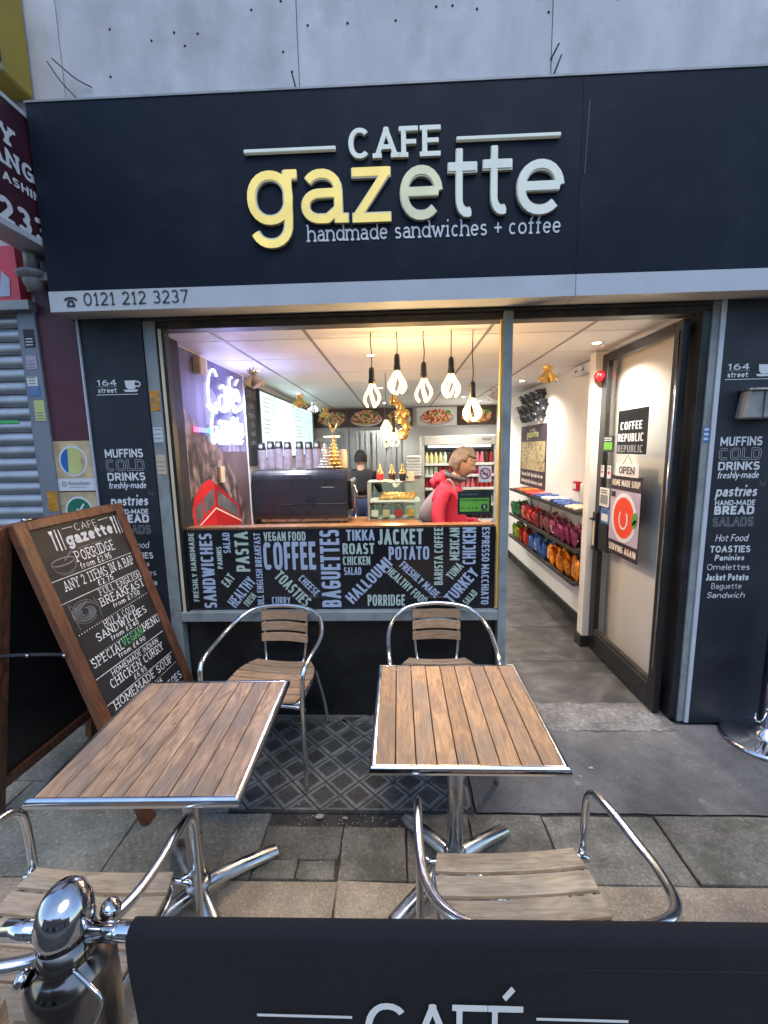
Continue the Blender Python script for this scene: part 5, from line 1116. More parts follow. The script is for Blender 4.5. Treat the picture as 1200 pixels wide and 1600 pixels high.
for i, (x, lab, m1, m2) in enumerate(((-.19, 'small red and gold Christmas ornament, leftmost on the cake case', 'red_plastic', 'gold'), (-.065, 'dark and gold ornament in the middle of the cake case top', 'bottle_dark', 'gold'), (.045, 'little gold bauble tree in a black pot on the cake case', 'black_matte', 'gold'))):
    t = thing('mini_ornament', lab, 'ornament', (x, 4.40, 1.371)); put('pot', lathe_me([(.028, 0), (.04, .055), (.04, .065), (0, .066)], 12), m1, t)
    bm = bmesh.new()
    for k in range(5):
        for q in range(5-k if k < 4 else 1):
            a = q*2*PI/max(1, 5-k)+k; rr_ = .026*(1-k/4.5); bmesh.ops.create_icosphere(bm, subdivisions=1, radius=.014-.0015*k, matrix=Matrix.Translation((rr_*math.cos(a), rr_*math.sin(a), .075+k*.022)))
    for f in bm.faces: f.smooth = True
    put('baubles', bm, m2, t)
o = thing('paper_plate', 'white papers lying on top of the cake case', 'papers', (-.14, 4.33, 1.371)); box('sheet', (-.16, -.05, 0), (.10, .06, .004), 'paper', o); box('card', (-.02, -.06, .005), (.07, .02, .012), 'jar_cream', o, rot=(0, 0, .3))
o = box('wooden_block', (-.03, -.03, 0), (.03, .03, .09), 'cream_plastic', None, loc=(.135, 4.43, 1.371)); tag(o, 'small amber box at the right end of the cake case top', 'box')
tw = thing('towel_stack', 'stack of folded white cloths on a shelf left of the fridge', 'cloths', (.235, 6.5, 1.28)); 
for k in range(7): box('folded_cloth', (-.11+.006*(k % 2), -.1, k*.044), (.11, .1, k*.044+.040), 'white_plastic', tw, bev=.01)
ws = thing('side_unit', 'pale shelf unit under the folded cloths', 'cabinet', (.235, 6.5, 0)); box('unit_body', (-.125, -.13, .004), (.125, .13, 1.25), 'fridge_body', ws); box('unit_top', (-.13, -.14, 1.2505), (.13, .14, 1.279), 'alu_dull', ws)
# drinks fridge
fd = thing('drinks_fridge', 'tall open fronted drinks fridge behind the customer', 'fridge', (.98, 6.8, 0))
box('side_panel', (-.61, 0, .004), (-.56, .6, 1.88), 'fridge_body', fd); box('side_panel', (.54, 0, .004), (.60, .6, 1.88), 'fridge_body', fd); box('header', (-.5595, -.02, 1.735), (.5395, .6, 1.88), 'fridge_body', fd, bev=.01); box('back_panel', (-.5595, .56, .2), (.5395, .599, 1.734), 'white_plastic', fd); box('base', (-.5595, -.02, .004), (.5395, .6, .32), 'fridge_body', fd)
box('header_label', (.34, -.024, 1.80), (.48, -.0205, 1.83), 'print_grey', fd); box('fridge_light', (-.5, .0, 1.70), (.48, .03, 1.73), 'fridge_light', fd); box('dark_gap', (-.55, .04, 1.66), (.53, .5, 1.698), 'print_dark', fd)
bt = {}
for m in ('bottle_red', 'bottle_green', 'bottle_dark', 'bottle_clear', 'bottle_pink', 'bottle_yellow'):
    q = lathe_me([(.03, 0), (.034, .01), (.034, .10), (.014, .15), (.014, .17), (0, .172)], 10); q.materials.append(MATS[m]); bt[m] = q
cans = {}
for m in bt:
    q = lathe_me([(.028, 0), (.032, .008), (.032, .115), (.026, .122), (0, .12)], 10); q.materials.append(MATS[m]); cans[m] = q
rows = [(1.45, ['bottle_yellow']*4+['bottle_clear']*1+['bottle_dark']*3+['bottle_clear']*3+['bottle_pink']*2+['bottle_dark', 'bottle_red']), (1.27, ['bottle_clear']*3+['bottle_red']*12), (1.06, ['bottle_red']*4+['bottle_green']*3+['bottle_pink']*4+['bottle_red']*4), (.80, ['bottle_dark']*7+['bottle_clear']*8), (.55, ['bottle_dark']*15)]
names = {'bottle_red': 'red', 'bottle_green': 'green', 'bottle_dark': 'dark', 'bottle_clear': 'pale green', 'bottle_pink': 'pink', 'bottle_yellow': 'yellow'}
for ri, (z, ms_) in enumerate(rows):
    box('fridge_shelf', (-.555, .0, z-.012), (.535, .5, z), 'white_plastic', fd); box('price_rail', (-.555, -.012, z-.035), (.535, -.0005, z+.006), 'paper', fd)
    for i, m in enumerate(ms_):
        o = put('drink_bottle' if ri != 1 else 'drink_can', (bt if ri != 1 else cans)[m], None, None, (.98-.52+i*.073, 6.86, z+.0005))
        sh_ = ('top', 'second', 'third', 'fourth', 'lowest')[ri]
        tag(o, '%s drink on the %s shelf of the fridge, %s from the left' % (names[m], sh_, ORD[i]), 'drink', '%s drinks on the %s fridge shelf' % (names[m], sh_))
# right hand wall: snack shelves
pack = bmesh.new(); NX, NZ = 9, 11; gridv = {}
for s_ in (-1, 1):
    for j in range(NZ+1):
        for i in range(NX+1):
            u, v = i/NX, j/NZ; body = min(1, max(0, (v-.07)/.1))*min(1, max(0, (.93-v)/.1))
            th = .0016+.030*body*(4*u*(1-u))**.42*(.75+.25*math.sin(PI*v))
            wr = noise.noise(Vector((u*6+s_, v*8, 3)))*.010*body+noise.noise(Vector((u*15, v*17+s_, 7)))*.004
            gridv[s_, i, j] = pack.verts.new(((u-.5)*.142*(1-.07*math.sin(PI*v)), s_*(th+wr*(.3 < abs(u-.5)*0+1)), v*.205+.004*math.sin(u*40)*(j == NZ)))
    for j in range(NZ):
        for i in range(NX):
            f = pack.faces.new((gridv[s_, i, j], gridv[s_, i+1, j], gridv[s_, i+1, j+1], gridv[s_, i, j+1])); f.smooth = True
            if 3 <= i <= 5 and 5 <= j <= 7 or (j == 3 and 2 <= i <= 6): f.material_index = 1
for j in range(NZ+1):
    for i in (0, NX):
        a, b = gridv[-1, i, j].co, gridv[1, i, j].co; m_ = (a+b)/2; gridv[-1, i, j].co = m_; gridv[1, i, j].co = m_
bmesh.ops.remove_doubles(pack, verts=pack.verts, dist=.0005); bmesh.ops.recalc_face_normals(pack, faces=pack.faces)
pk_ = bpy.data.meshes.new('packet'); pack.to_mesh(pk_); pack.free()
shv = thing('snack_shelves', 'three long black snack shelves on the right wall', 'shelves', (1.705, 4.55, 0))
for z in (1.105, .775, .485): box('shelf_board', (-.225, -.985, z+.013), (-.001, 1.15, z+.045), 'shelf_black', shv, bev=.002)
for y in (-.7, .2, .9): box('upright', (-.012, y, .40), (-.0005, y+.02, 1.10), 'metal_grey', shv)
pm_ = {}
def packet(cn, x, y, z, rz, lean, label, group, sc=1.):
    if cn not in pm_: q = pk_.copy(); q.materials.append(MATS[cn]); q.materials.append(MATS['packet_label']); pm_[cn] = q
    o = put('crisp_packet', pm_[cn], None, None, (x, y, z), (lean, 0, rz)); o.scale = (sc*random.uniform(.9, 1.05), sc*random.uniform(.9, 1.3), sc*random.uniform(.94, 1.05)); tag(o, label, 'crisps', group)
cname = {'crisp_green': 'dark green', 'crisp_pink': 'pink', 'crisp_red': 'red', 'crisp_brown': 'brown', 'crisp_plum': 'plum purple', 'crisp_lime': 'lime green', 'crisp_scarlet': 'scarlet', 'crisp_blue': 'blue', 'crisp_orange': 'orange'}
mid = ['crisp_plum']*5+['crisp_brown']*4+['crisp_red']*2+['crisp_scarlet']+['crisp_pink']*2+['crisp_green']*3
low = ['crisp_orange']*6+['crisp_blue']*5+['crisp_scarlet']*3+['crisp_lime']*3
for shelf, lst, z in (('middle', mid, .8205), ('lowest', low, .5305)):
    for rw, xo in ((0, 1.53), (1, 1.61)):
        for i, cn in enumerate(lst):
            y = 3.63+i*.120+rw*.04
            packet(cn, xo, y, z, random.uniform(.7, 1.6), random.uniform(-.3, .05), '%s crisp packet in the %s row of the %s shelf, %s from the door' % (cname[cn], ('front', 'back')[rw], shelf, ORD[i]), '%s crisp packets on the %s shelf' % (cname[cn], shelf), .88+rw*.06)
bar_me = bmesh.new(); add_box(bar_me, (-.055, -.02, 0), (.055, .02, .022), .008); bme = bpy.data.meshes.new('bar'); bar_me.to_mesh(bme); bar_me.free(); bms = {}
bars = ['jar_cream']*3+['crisp_blue']*4+['paper']*3+['crisp_blue']*3+['crisp_scarlet']*4+['crisp_orange']*2+['crisp_brown']*3
for i, cn in enumerate(bars):
    for rw in range(2):
        if cn not in bms: q = bme.copy(); q.materials.append(MATS[cn]); bms[cn] = q
        o = put('snack_bar', bms[cn], None, None, (1.53+rw*.10, 3.62+i*.088, 1.1505), (0, random.uniform(-.06, 0), random.uniform(-.5, .5))); o.scale = (1, 1.1, random.uniform(1, 1.8))
        nmc = {'jar_cream': 'cream', 'paper': 'white', 'crisp_blue': 'blue', 'crisp_scarlet': 'red', 'crisp_orange': 'orange', 'crisp_brown': 'brown'}[cn]
        tag(o, '%s wrapped bar in the %s row on the top snack shelf, %s from the door' % (nmc, ('front', 'back')[rw], ORD[i]), 'snack bar', nmc+' snack bars on the top shelf')
# black half pots on the wall, three rows
pot = bmesh.new(); R_ = []
for r_, z_ in ((.055, 0), (.085, .05), (.10, .10)):
    R_.append([pot.verts.new((-r_*math.sin(PI*k/8)*.9, r_*math.cos(PI*k/8), z_)) for k in range(9)])
for A_, B2 in zip(R_, R_[1:]):
    for k in range(8): f = pot.faces.new((A_[k], A_[k+1], B2[k+1], B2[k])); f.smooth = True
pot.faces.new(R_[0]); ptm = bpy.data.meshes.new('pot'); pot.to_mesh(ptm); pot.free(); ptm.materials.append(MATS['machine_black'])
hm = tube_me([(-.085, -.05, .06), (-.11, 0, .075), (-.085, .05, .06)], .006, 6); hm.materials.append(MATS['alu_dull'])
for nm, z, n, y0 in (('topmost', 2.24, 4, 5.15), ('middle', 2.115, 5, 5.06), ('lowest', 2.0, 4, 5.14)):
    t = thing('pot_row', '%s row of small black wall pots above the gazette poster' % nm, 'wall pots', (1.7045, y0, z), group='rows of black wall pots')
    box('mount_bar', (-.01, -.1, .03), (-.0005, n*.215-.1, .06), 'black_matte', t)
    for k in range(n): put('pot', ptm, None, t, (-.011, k*.215, 0)); put('handle', hm, None, t, (-.011, k*.215, 0))
gp = thing('gazette_poster', 'tall black poster headed gazette with a plaited pastry on the right wall', 'poster', (1.704, 0, 1.18))
gm = lambda d, y, z: frame((-d, y, z), '-x')
shape('sheet', rect(-6.0, 0, -4.98, .775), 'poster_purple', gp, gm(0, 0, 0), .003); shape('picture', rect(-5.97, .21, -5.01, .57), 'plait_print', gp, gm(.0035, 0, 0))
write('CAFE', gp, 'cream_text', gm(.0035, 5.5, .70), .03, fit=.2, **SANS); write('gazette', gp, 'flag_yellow', gm(.0035, 5.5, .625), .09, fit=.46, w=.1, slab=True); write('Try our Café Specials for an', gp, 'cream_text', gm(.0035, 5.5, .13), .05, fit=.85, **BEBAS); write('Unforgettable Business Lunch', gp, 'cream_text', gm(.0035, 5.5, .04), .05, fit=.85, **BEBAS)
shape('pyramid', [([(-5.7, .33), (-5.3, .33), (-5.46, .50)], []), ([(-5.62, .22), (-5.38, .22), (-5.38, .32), (-5.62, .32)], [])], 'sand', gp, gm(.0042, 0, 0))
ex = thing('exit_sign', 'green and white emergency exit sign high on the right wall', 'sign', (1.66, 3.95, 2.315)); box('sign_case', (-.03, -.18, 0), (.03, .18, .085), 'white_plastic', ex, bev=.004)
shape('green_panel', [(rect(-.16, .01, -.06, .075), []), (rect(-.03, .01, .16, .075), [])], 'paper', ex, frame((-.031, 0, 0), '-x'))
shape('running_figure', [(ellipse(.04, .06, .008, .008, 10), []), ([(.03, .05), (.05, .05), (.065, .02), (.055, .018), (.04, .035), (.02, .016), (.012, .022)], []), ([(-.14, .042), (-.11, .06), (-.11, .048), (-.075, .048), (-.075, .036), (-.11, .036), (-.11, .024)], [])], 'teal', ex, frame((-.0325, 0, 0), '-x'))
ar = thing('alarm_sounder', 'round red fire alarm sounder high beside the open door', 'alarm', (1.562, 3.435, 2.215)); put('sounder', lathe_me([(.030, -.03), (.044, -.02), (.046, .004), (.036, .012), (.036, .026)], 20), 'red_plastic', ar, (0, 0, 0), (-PI/2, 0, 0)); put('sounder_front', lathe_me([(0, -.042), (.022, -.04), (.029, -.031)], 16), 'red_plastic', ar, (0, 0, 0), (-PI/2, 0, 0))
cp = thing('call_point', 'small red fire alarm call point on the right wall', 'alarm', (1.704, 4.05, 1.27)); box('red_body', (-.045, -.045, 0), (0, .045, .09), 'red_plastic', cp, bev=.004); box('white_panel', (-.0475, -.025, .02), (-.0455, .025, .07), 'paper', cp)
sw = thing('light_switch', 'cream light switch beside the red call point', 'switch', (1.704, 3.93, 1.26)); box('plate', (-.03, -.035, 0), (0, .035, .085), 'white_plastic', sw, bev=.003); box('rocker', (-.034, -.008, .025), (-.0305, .008, .06), 'paper', sw)
# Christmas bells under the ceiling
bell_me = lathe_me([(0, .085), (.016, .082), (.026, .06), (.032, .03), (.045, .008), (.05, 0), (.044, .002)], 16); bells = {}
for m in ('gold', 'silver', 'cream_plastic'):
    q = bell_me.copy(); q.materials.append(MATS[m]); bells[m] = q
def bell(x, y, z, m, label, s=1.):
    t = thing('bell_decoration', label, 'decoration', (x, y, z), group='bell decorations hung from the ceiling'); t.scale = (s, s, s)
    put('bell', bells[m], None, t, (-.045, 0, -.05), (0, .55, 0)); put('bell', bells[m], None, t, (.045, 0, -.05), (0, -.55, 0))
    put('clapper', lathe_me([(0, -.012), (.010, -.006), (.010, .006), (0, .012)], 8), m, t, (-.068, 0, -.055)); put('clapper', lathe_me([(0, -.012), (.010, -.006), (.010, .006), (0, .012)], 8), m, t, (.068, 0, -.055))
    bm = bmesh.new()
    for k in range(9):
        a = k*PI*2/9; add_tube(bm, [(0, 0, .035), (.03*math.cos(a), .012*math.sin(a*2), .045+.02*math.sin(a)), (.058*math.cos(a), .015, .05+.04*math.sin(a))], [.006, .008, .001], 5)
    put('bow', bm, m, t); put('hanging_thread', tube_me([(0, 0, .05), (0, 0, (2.408-z)/s)], .0012, 4, smooth=False), 'paper', t)
bell(1.22, 3.6, 2.27, 'gold', 'pair of gold Christmas bells hung above the doorway passage'); bell(-1.09, 3.3, 2.245, 'cream_plastic', 'pale gold bells hanging at the far end of the mural')
bell(-1.10, 4.9, 2.25, 'gold', 'bronze bells hanging in front of the first menu board', 1.1); bell(-1.09, 5.7, 2.26, 'silver', 'silver bells hanging halfway along the menu boards', 1.15); bell(-1.08, 6.5, 2.25, 'gold', 'farthest bells hanging near the food pictures', 1.2)
bell(1.02, 4.6, 2.24, 'silver', 'silver leafy bells beside the rightmost hanging bulb', 1.0)
bl = thing('foil_balloons', 'bunch of crumpled gold foil balloons hanging behind the bulbs', 'balloons', (.03, 4.6, 1.8))
for i, (x, z, sx, sz, ry) in enumerate(((-.07, .40, .05, .06, .3), (0, .33, .045, .07, -.4), (.05, .26, .05, .055, .8), (.0, .20, .055, .05, .2), (.06, .14, .045, .07, -.6), (.03, .05, .06, .07, .4), (-.01, .28, .035, .05, 1.))):
    bm = bmesh.new(); bmesh.ops.create_icosphere(bm, subdivisions=2, radius=1)
    for v in bm.verts: d = 1+.22*noise.noise(v.co*2.2+Vector((i*3, 0, 0))); v.co = Vector((v.co.x*sx*d, v.co.y*.03*d, v.co.z*sz*d))
    for f in bm.faces: f.smooth = True
    put('balloon', bm, 'gold', bl, (x, 0, z), (0, ry, 0))
put('string', tube_me([(0, 0, .4), (0, 0, .605)], .0015, 4, smooth=False), 'paper', bl)

# hanging bulbs: folded glass tubes on black holders and cords
def loop_pts(a0, R=.043, H=.135):
    """one folded loop: down one side of a pear shape, under, and up again further round"""
    pts = []
    for k in range(17):
        t = k/16; s = math.sin(PI*t)**.8; ang = a0+rad(96)*t
        pear = .011+R*(math.sin(min(1, s**1.2)*PI*.82)**1.2) if s > .02 else .011
        pts.append((pear*math.cos(ang), pear*math.sin(ang), -H*s))
    return pts
bulb_loop = tube_me(loop_pts(0), .0072, 8, 2); bulb_loop.materials.append(MATS['bulb_glow'])
holder = lathe_me([(.008, .095), (.016, .085), (.018, .06), (.018, .03), (.022, .015), (.022, -.005), (.014, -.012), (0, -.012)], 14); holder.materials.append(MATS['bulb_black'])
def bulb(x, y, ztop, rz, label, s=1., e=6.):
    t = thing('pendant_bulb', label, 'hanging lamp', (x, y, ztop), rz, 'bare bulbs hanging on black cords'); t.scale = (s, s, s)
    for k in range(3): put('glowing_tube', bulb_loop, None, t, (0, 0, -.008), (0, 0, k*2*PI/3))
    put('bulb_holder', holder, None, t); put('cord', tube_me([(0, 0, .09), (.004, 0, .16), (-.003, 0, .24), (0, 0, (2.41-ztop)/s)], .0032, 6), 'cord', t)
    l = bpy.data.lights.new('bulb_light', 'POINT'); l.energy = e*.95; l.color = (1, .64, .30); l.shadow_soft_size = .05
    o = bpy.data.objects.new('bulb_light', l); C.objects.link(o); o.parent = t; o.location = (0, 0, -.16)
for x, y, zb, rz, lab in ((-.158, 2.76, 1.975, .3, 'leftmost of the large hanging bulbs'), (.002, 2.76, 2.052, .9, 'second large hanging bulb from the left, hung high'), (.168, 2.76, 2.0, .2, 'third large hanging bulb, middle of the row'), (.338, 2.76, 2.025, 1.5, 'fourth large hanging bulb with its loops seen from the side'), (.472, 2.76, 1.875, .4, 'rightmost and lowest of the large hanging bulbs')):
    bulb(x, y, zb+.135, rz, lab)
bulb(-.11, 4.2, 1.98, .5, 'small far hanging bulb just left of the gold balloons', .95, 4.); bulb(-.045, 4.5, 1.93, .2, 'far hanging bulb in front of the gold balloons', .95, 3.); bulb(-.04, 4.2, 1.86, 1.2, 'lowest far hanging bulb below the gold balloons', .95, 3.)
# recessed downlights
for i, (x, y) in enumerate(((-1.25, 3.9), (-1.25, 5.5), (-.2, 3.4), (-.2, 5.2), (-.2, 6.9), (.95, 6.3), (1.42, 3.2), (1.38, 4.9), (1.3, 6.9))):
    t = thing('ceiling_spotlight', ('round recessed ceiling spotlight ' + ('near the left mural', 'over the menu boards', 'above the counter front', 'above the middle of the shop', 'before the back wall', 'in front of the fridge', 'just inside the open door', 'over the snack shelves', 'at the far right corner')[i]), 'spotlight', (x, y, 2.4115), group='recessed ceiling spotlights')
    put('rim', lathe_me([(.028, -.001), (.045, -.006), (.048, 0)], 20), 'white_plastic', t); put('lens', lathe_me([(0, -.002), (.028, -.002)], 16), 'downlight', t)
    l = bpy.data.lights.new('spot_light', 'SPOT'); l.energy = 66 if i in (6, 7) else 66; l.spot_size = rad(140); l.spot_blend = .9; l.color = (1, .92, .82) if x > -1 else (.88, .88, 1); l.shadow_soft_size = .06
    o = bpy.data.objects.new('spot_light', l); C.objects.link(o); o.parent = t; o.location = (0, 0, -.02)
for n_, loc, e, c in (('neon_glow', (-1.25, 3.6, 2.10), 6., (.36, .36, 1.)),):
    l = bpy.data.lights.new(n_, 'POINT'); l.energy = e; l.color = c; l.shadow_soft_size = .2; o = bpy.data.objects.new(n_, l); C.objects.link(o); o.location = loc; o.parent = ns; o.matrix_parent_inverse = ns.matrix_world.inverted(); o.location = (loc[0]+1.45, loc[1], loc[2])

# ================================================================== PEOPLE
def skin(name, J, E, m, parent, sub=2, root=0, **k):
    me = bpy.data.meshes.new(name); me.from_pydata([j[0] for j in J], E, []); me.materials.append(MATS[m])
    o = bpy.data.objects.new(name, me); C.objects.link(o); o.parent = parent
    md = o.modifiers.new('skin', 'SKIN'); md.use_smooth_shade = True
    sv = me.skin_vertices[0].data
    for i, j in enumerate(J):
        r = j[1]; sv[i].radius = (r, r) if isinstance(r, (int, float)) else r
        sv[i].use_root = (i == root)
    sd = o.modifiers.new('sub', 'SUBSURF'); sd.levels = sub; sd.render_levels = sub
    return o
def head_bm(R=.078, H=.118):
    """head looking to +x with brow, nose, lips, chin and ears"""
    bm = bmesh.new(); bmesh.ops.create_uvsphere(bm, u_segments=36, v_segments=28, radius=1)
    for v in bm.verts:
        x, y, z = v.co
        g = lambda cy, cz, sy, sz: math.exp(-((y-cy)/sy)**2-((z-cz)/sz)**2)
        fx = x*R*1.22; fy = y*R*(1-.28*max(0, -z)**1.5); fz = z*H
        if x > 0:
            fx += .022*g(0, -.12, .13, .22)+.010*g(0, -.24, .16, .09)          # nose, tip
            fx += .006*g(0, .22, .5, .12)                                      # brow
            fx -= .011*(g(.36, .08, .2, .12)+g(-.36, .08, .2, .12))            # eye hollows
            fx += .007*g(0, -.47, .28, .06)+.006*g(0, -.56, .25, .05)-.004*g(0, -.51, .3, .025)
            fx += .012*g(0, -.82, .35, .2)                                     # chin
            fx -= .012*max(0, -z-.55)
        else: fx *= 1.05; fx += .02*max(0, -z)
        if abs(y) > .85 and -.35 < z < .25 and -.35 < x < .15: fy *= 1.13
        v.co = (fx, fy, fz)
    for f in bm.faces: f.smooth = True
    return bm
def hand(parent, loc, mtx, m='skin', curl=.5, side=1):
    """palm with four unequal bent fingers and a thumb, fingers pointing along local +x"""
    J = [((0, 0, 0), (.022, .014)), ((.045, 0, 0), (.034, .013)), ((.075, 0, 0), (.036, .012))]; E = [(0, 1), (1, 2)]
    for i, (y, L_) in enumerate(((.027, .068), (.009, .078), (-.009, .072), (-.026, .055))):
        b = len(J); a = 0; x, z = .08, 0
        J.append(((x, y, z), .0085)); E.append((2, b))
        for k, s_ in enumerate((.45, .32, .23)):
            a += curl*(.7+.2*k); x += L_*s_*math.cos(a); z -= L_*s_*math.sin(a); J.append(((x, y*1.08, z), .0082-.0012*k)); E.append((len(J)-2, len(J)-1))
    b = len(J); J += [((.03, .035*side, -.006), .011), ((.055, .052*side, -.018), .0095), ((.075, .055*side, -.03), .0082)]; E += [(1, b), (b, b+1), (b+1, b+2)]
    o = skin('hand', J, E, m, parent, 1); o.matrix_local = Matrix.Translation(loc) @ mtx
    return o
# woman in the pink coat, turned to the right, looking down
wm = thing('person', 'woman with short brown hair in a bright pink coat looking down inside the shop', 'person', (.42, 3.6, .004), -.28)
body = skin('body', [((0, 0, .90), (.10, .09)), ((0, 0, 1.10), (.09, .08)), ((.01, 0, 1.30), (.09, .08)), ((.055, 0, 1.42), (.055, .055)), ((.085, 0, 1.50), (.05, .05)),
    ((0, .10, .80), .085), ((.02, .10, .46), .058), ((-.02, .10, .08), .040), ((.12, .10, .035), .032), ((0, -.10, .80), .085), ((.02, -.10, .46), .058), ((-.02, -.10, .08), .040), ((.12, -.10, .035), .032)],
    [(0, 1), (1, 2), (2, 3), (3, 4), (0, 5), (5, 6), (6, 7), (7, 8), (0, 9), (9, 10), (10, 11), (11, 12)], 'skin', wm)
hd = put('head', head_bm(), 'skin', wm, mtx=Matrix.Translation((.125, 0, 1.565)) @ Matrix.Rotation(.42, 4, 'Y'))
skin('trousers', [((0, 0, .88), (.16, .13)), ((0, .10, .80), .098), ((.02, .10, .46), .072), ((-.02, .10, .10), .058), ((0, -.10, .80), .098), ((.02, -.10, .46), .072), ((-.02, -.10, .10), .058)], [(0, 1), (1, 2), (2, 3), (0, 4), (4, 5), (5, 6)], 'trouser_dark', wm)
coat = skin('coat', [((0, 0, .80), (.19, .21)), ((-.01, 0, 1.0), (.165, .19)), ((-.02, 0, 1.18), (.16, .18)), ((-.01, 0, 1.33), (.13, .16)), ((.03, 0, 1.42), (.075, .085)),
    ((-.01, -.155, 1.345), .066), ((-.05, -.215, 1.18), .058), ((-.03, -.25, 1.06), .06), ((.12, -.23, 1.02), .052), ((.22, -.20, 1.04), .045),
    ((-.01, .17, 1.35), .075), ((-.03, .235, 1.18), .066), ((.0, .25, 1.06), .06), ((.14, .22, 1.02), .052), ((.24, .18, 1.04), .045)],
    [(0, 1), (1, 2), (2, 3), (3, 4), (3, 5), (5, 6), (6, 7), (7, 8), (8, 9), (3, 10), (10, 11), (11, 12), (12, 13), (13, 14)], 'coat_pink', wm)
bm = bmesh.new(); bmesh.ops.create_uvsphere(bm, u_segments=24, v_segments=16, radius=1)
for v in bm.verts:
    d = 1+.3*noise.noise(v.co*2.5); x, y, z = v.co; v.co = Vector((x*.085*d, y*.12*d, z*.085*d-.03*max(0, -x)))
for f in bm.faces: f.smooth = True
put('hood', bm, 'coat_pink', wm, (-.055, 0, 1.42), (0, .5, 0))
bm = bmesh.new(); add_tube(bm, smooth_path([(.10, .07, 1.44), (.02, .085, 1.47), (-.035, 0, 1.49), (.02, -.085, 1.47), (.10, -.07, 1.44), (.135, 0, 1.43)], 5, True), .020, 8, True); put('scarf', bm, 'scarf', wm)
bm = bmesh.new(); bmesh.ops.create_uvsphere(bm, u_segments=40, v_segments=28, radius=1)
kill = [v for v in bm.verts if v.co.x > .38 and v.co.z < .52 or v.co.z < -.62 or (v.co.x > .12 and v.co.z < .05)]
bmesh.ops.delete(bm, geom=kill, context='VERTS')
for v in bm.verts:
    x, y, z = v.co; d = 1+.10*noise.noise(Vector((x*2, y*12, z*3)))+.02*noise.noise(Vector((x*6, y*26, z*5))); v.co = Vector((x*.110*d-.006, y*.094*d, z*.134*d+.004))
for f in bm.faces: f.smooth = True
ho = put('hair', bm, 'hair_brown', wm, mtx=Matrix.Translation((.125, 0, 1.565)) @ Matrix.Rotation(.42, 4, 'Y')); so_m = ho.modifiers.new('thick', 'SOLIDIFY'); so_m.thickness = .012
put('glasses', tube_me([(.19, -.075, 1.59), (.222, -.05, 1.575), (.224, -.02, 1.572), (.228, 0, 1.578), (.224, .02, 1.572), (.222, .05, 1.575), (.19, .075, 1.59)], .0025, 6), 'bulb_black', wm)
hand(wm, (.235, -.195, 1.045), Matrix.Rotation(.3, 4, 'Z')); hand(wm, (.255, .175, 1.045), Matrix.Rotation(-.3, 4, 'Z'), side=-1)
for s_ in (.10, -.10): 
    bm = bmesh.new(); add_box(bm, (-.07, s_-.045, 0), (.20, s_+.045, .075), .025); put('shoe', bm, 'trouser_dark', wm)
bg2 = thing('shoulder_bag', 'soft grey bag slung on the back of the woman in pink', 'bag', (.265, 3.53, 1.04))
bm = bmesh.new(); bmesh.ops.create_uvsphere(bm, u_segments=24, v_segments=18, radius=1)
for v in bm.verts:
    x, y, z = v.co; t = (z+1)/2; d = 1+.08*noise.noise(v.co*2); v.co = Vector((x*.145*(1-.72*t)*d+.12*t*t, y*.07*(1-.5*t)*d, .02+t*.36))
for f in bm.faces: f.smooth = True
put('bag_body', bm, 'bag_grey', bg2); put('strap', tube_me([(.11, -.01, .36), (.15, -.06, .40), (.19, -.08, .33), (.20, -.07, .25)], .010, 6), 'bag_grey', bg2)
# shop worker, seen from behind
wk = thing('person', 'shop worker in black jumper and blue jeans standing with back to the window', 'person', (-.535, 6.1, .004), PI/2-.05); wk.scale = (1.05, 1.05, 1.0)
skin('body', [((0, 0, .92), (.09, .08)), ((0, 0, 1.12), (.08, .08)), ((0, 0, 1.32), (.08, .08)), ((0, 0, 1.44), .052), ((.01, 0, 1.50), .048), ((0, .09, .82), .05), ((.02, .09, .48), .045), ((-.02, .09, .08), .035), ((.11, .09, .035), .03), ((0, -.09, .82), .08), ((.02, -.09, .48), .055), ((-.02, -.09, .08), .038), ((.11, -.09, .035), .03)], [(0, 1), (1, 2), (2, 3), (3, 4), (0, 5), (5, 6), (6, 7), (7, 8), (0, 9), (9, 10), (10, 11), (11, 12)], 'skin', wk)
put('head', head_bm(), 'skin', wk, mtx=Matrix.Translation((.02, 0, 1.555)) @ Matrix.Rotation(.2, 4, 'Y'))
skin('jumper', [((0, 0, 1.02), (.175, .18)), ((0, 0, 1.16), (.17, .175)), ((0, 0, 1.33), (.15, .15)), ((0, 0, 1.43), .075), ((0, .16, 1.36), .062), ((.02, .215, 1.15), .052), ((.16, .20, 1.02), .042), ((.30, .17, 1.06), .036), ((0, -.16, 1.36), .062), ((.02, -.23, 1.17), .052), ((.18, -.24, 1.08), .042), ((.30, -.22, 1.10), .036)], [(0, 1), (1, 2), (2, 3), (2, 4), (4, 5), (5, 6), (6, 7), (2, 8), (8, 9), (9, 10), (10, 11)], 'jumper_black', wk)
skin('jeans', [((0, 0, 1.06), (.15, .165)), ((0, 0, .92), (.165, .175)), ((0, .09, .80), .11), ((.02, .09, .46), .072), ((-.02, .09, .10), .06), ((0, -.09, .80), .098), ((.02, -.09, .46), .072), ((-.02, -.09, .10), .06)], [(0, 1), (1, 2), (2, 3), (3, 4), (1, 5), (5, 6), (6, 7)], 'jeans', wk)
bm = bmesh.new(); bmesh.ops.create_uvsphere(bm, u_segments=30, v_segments=20, radius=1); bmesh.ops.delete(bm, geom=[v for v in bm.verts if (v.co.x > .35 and v.co.z < .4) or v.co.z < -.55], context='VERTS')
for v in bm.verts: v.co = Vector((v.co.x*.108, v.co.y*.09, v.co.z*.13))
for f in bm.faces: f.smooth = True
put('hair', bm, 'jumper_black', wk, mtx=Matrix.Translation((.02, 0, 1.56)) @ Matrix.Rotation(.2, 4, 'Y'))
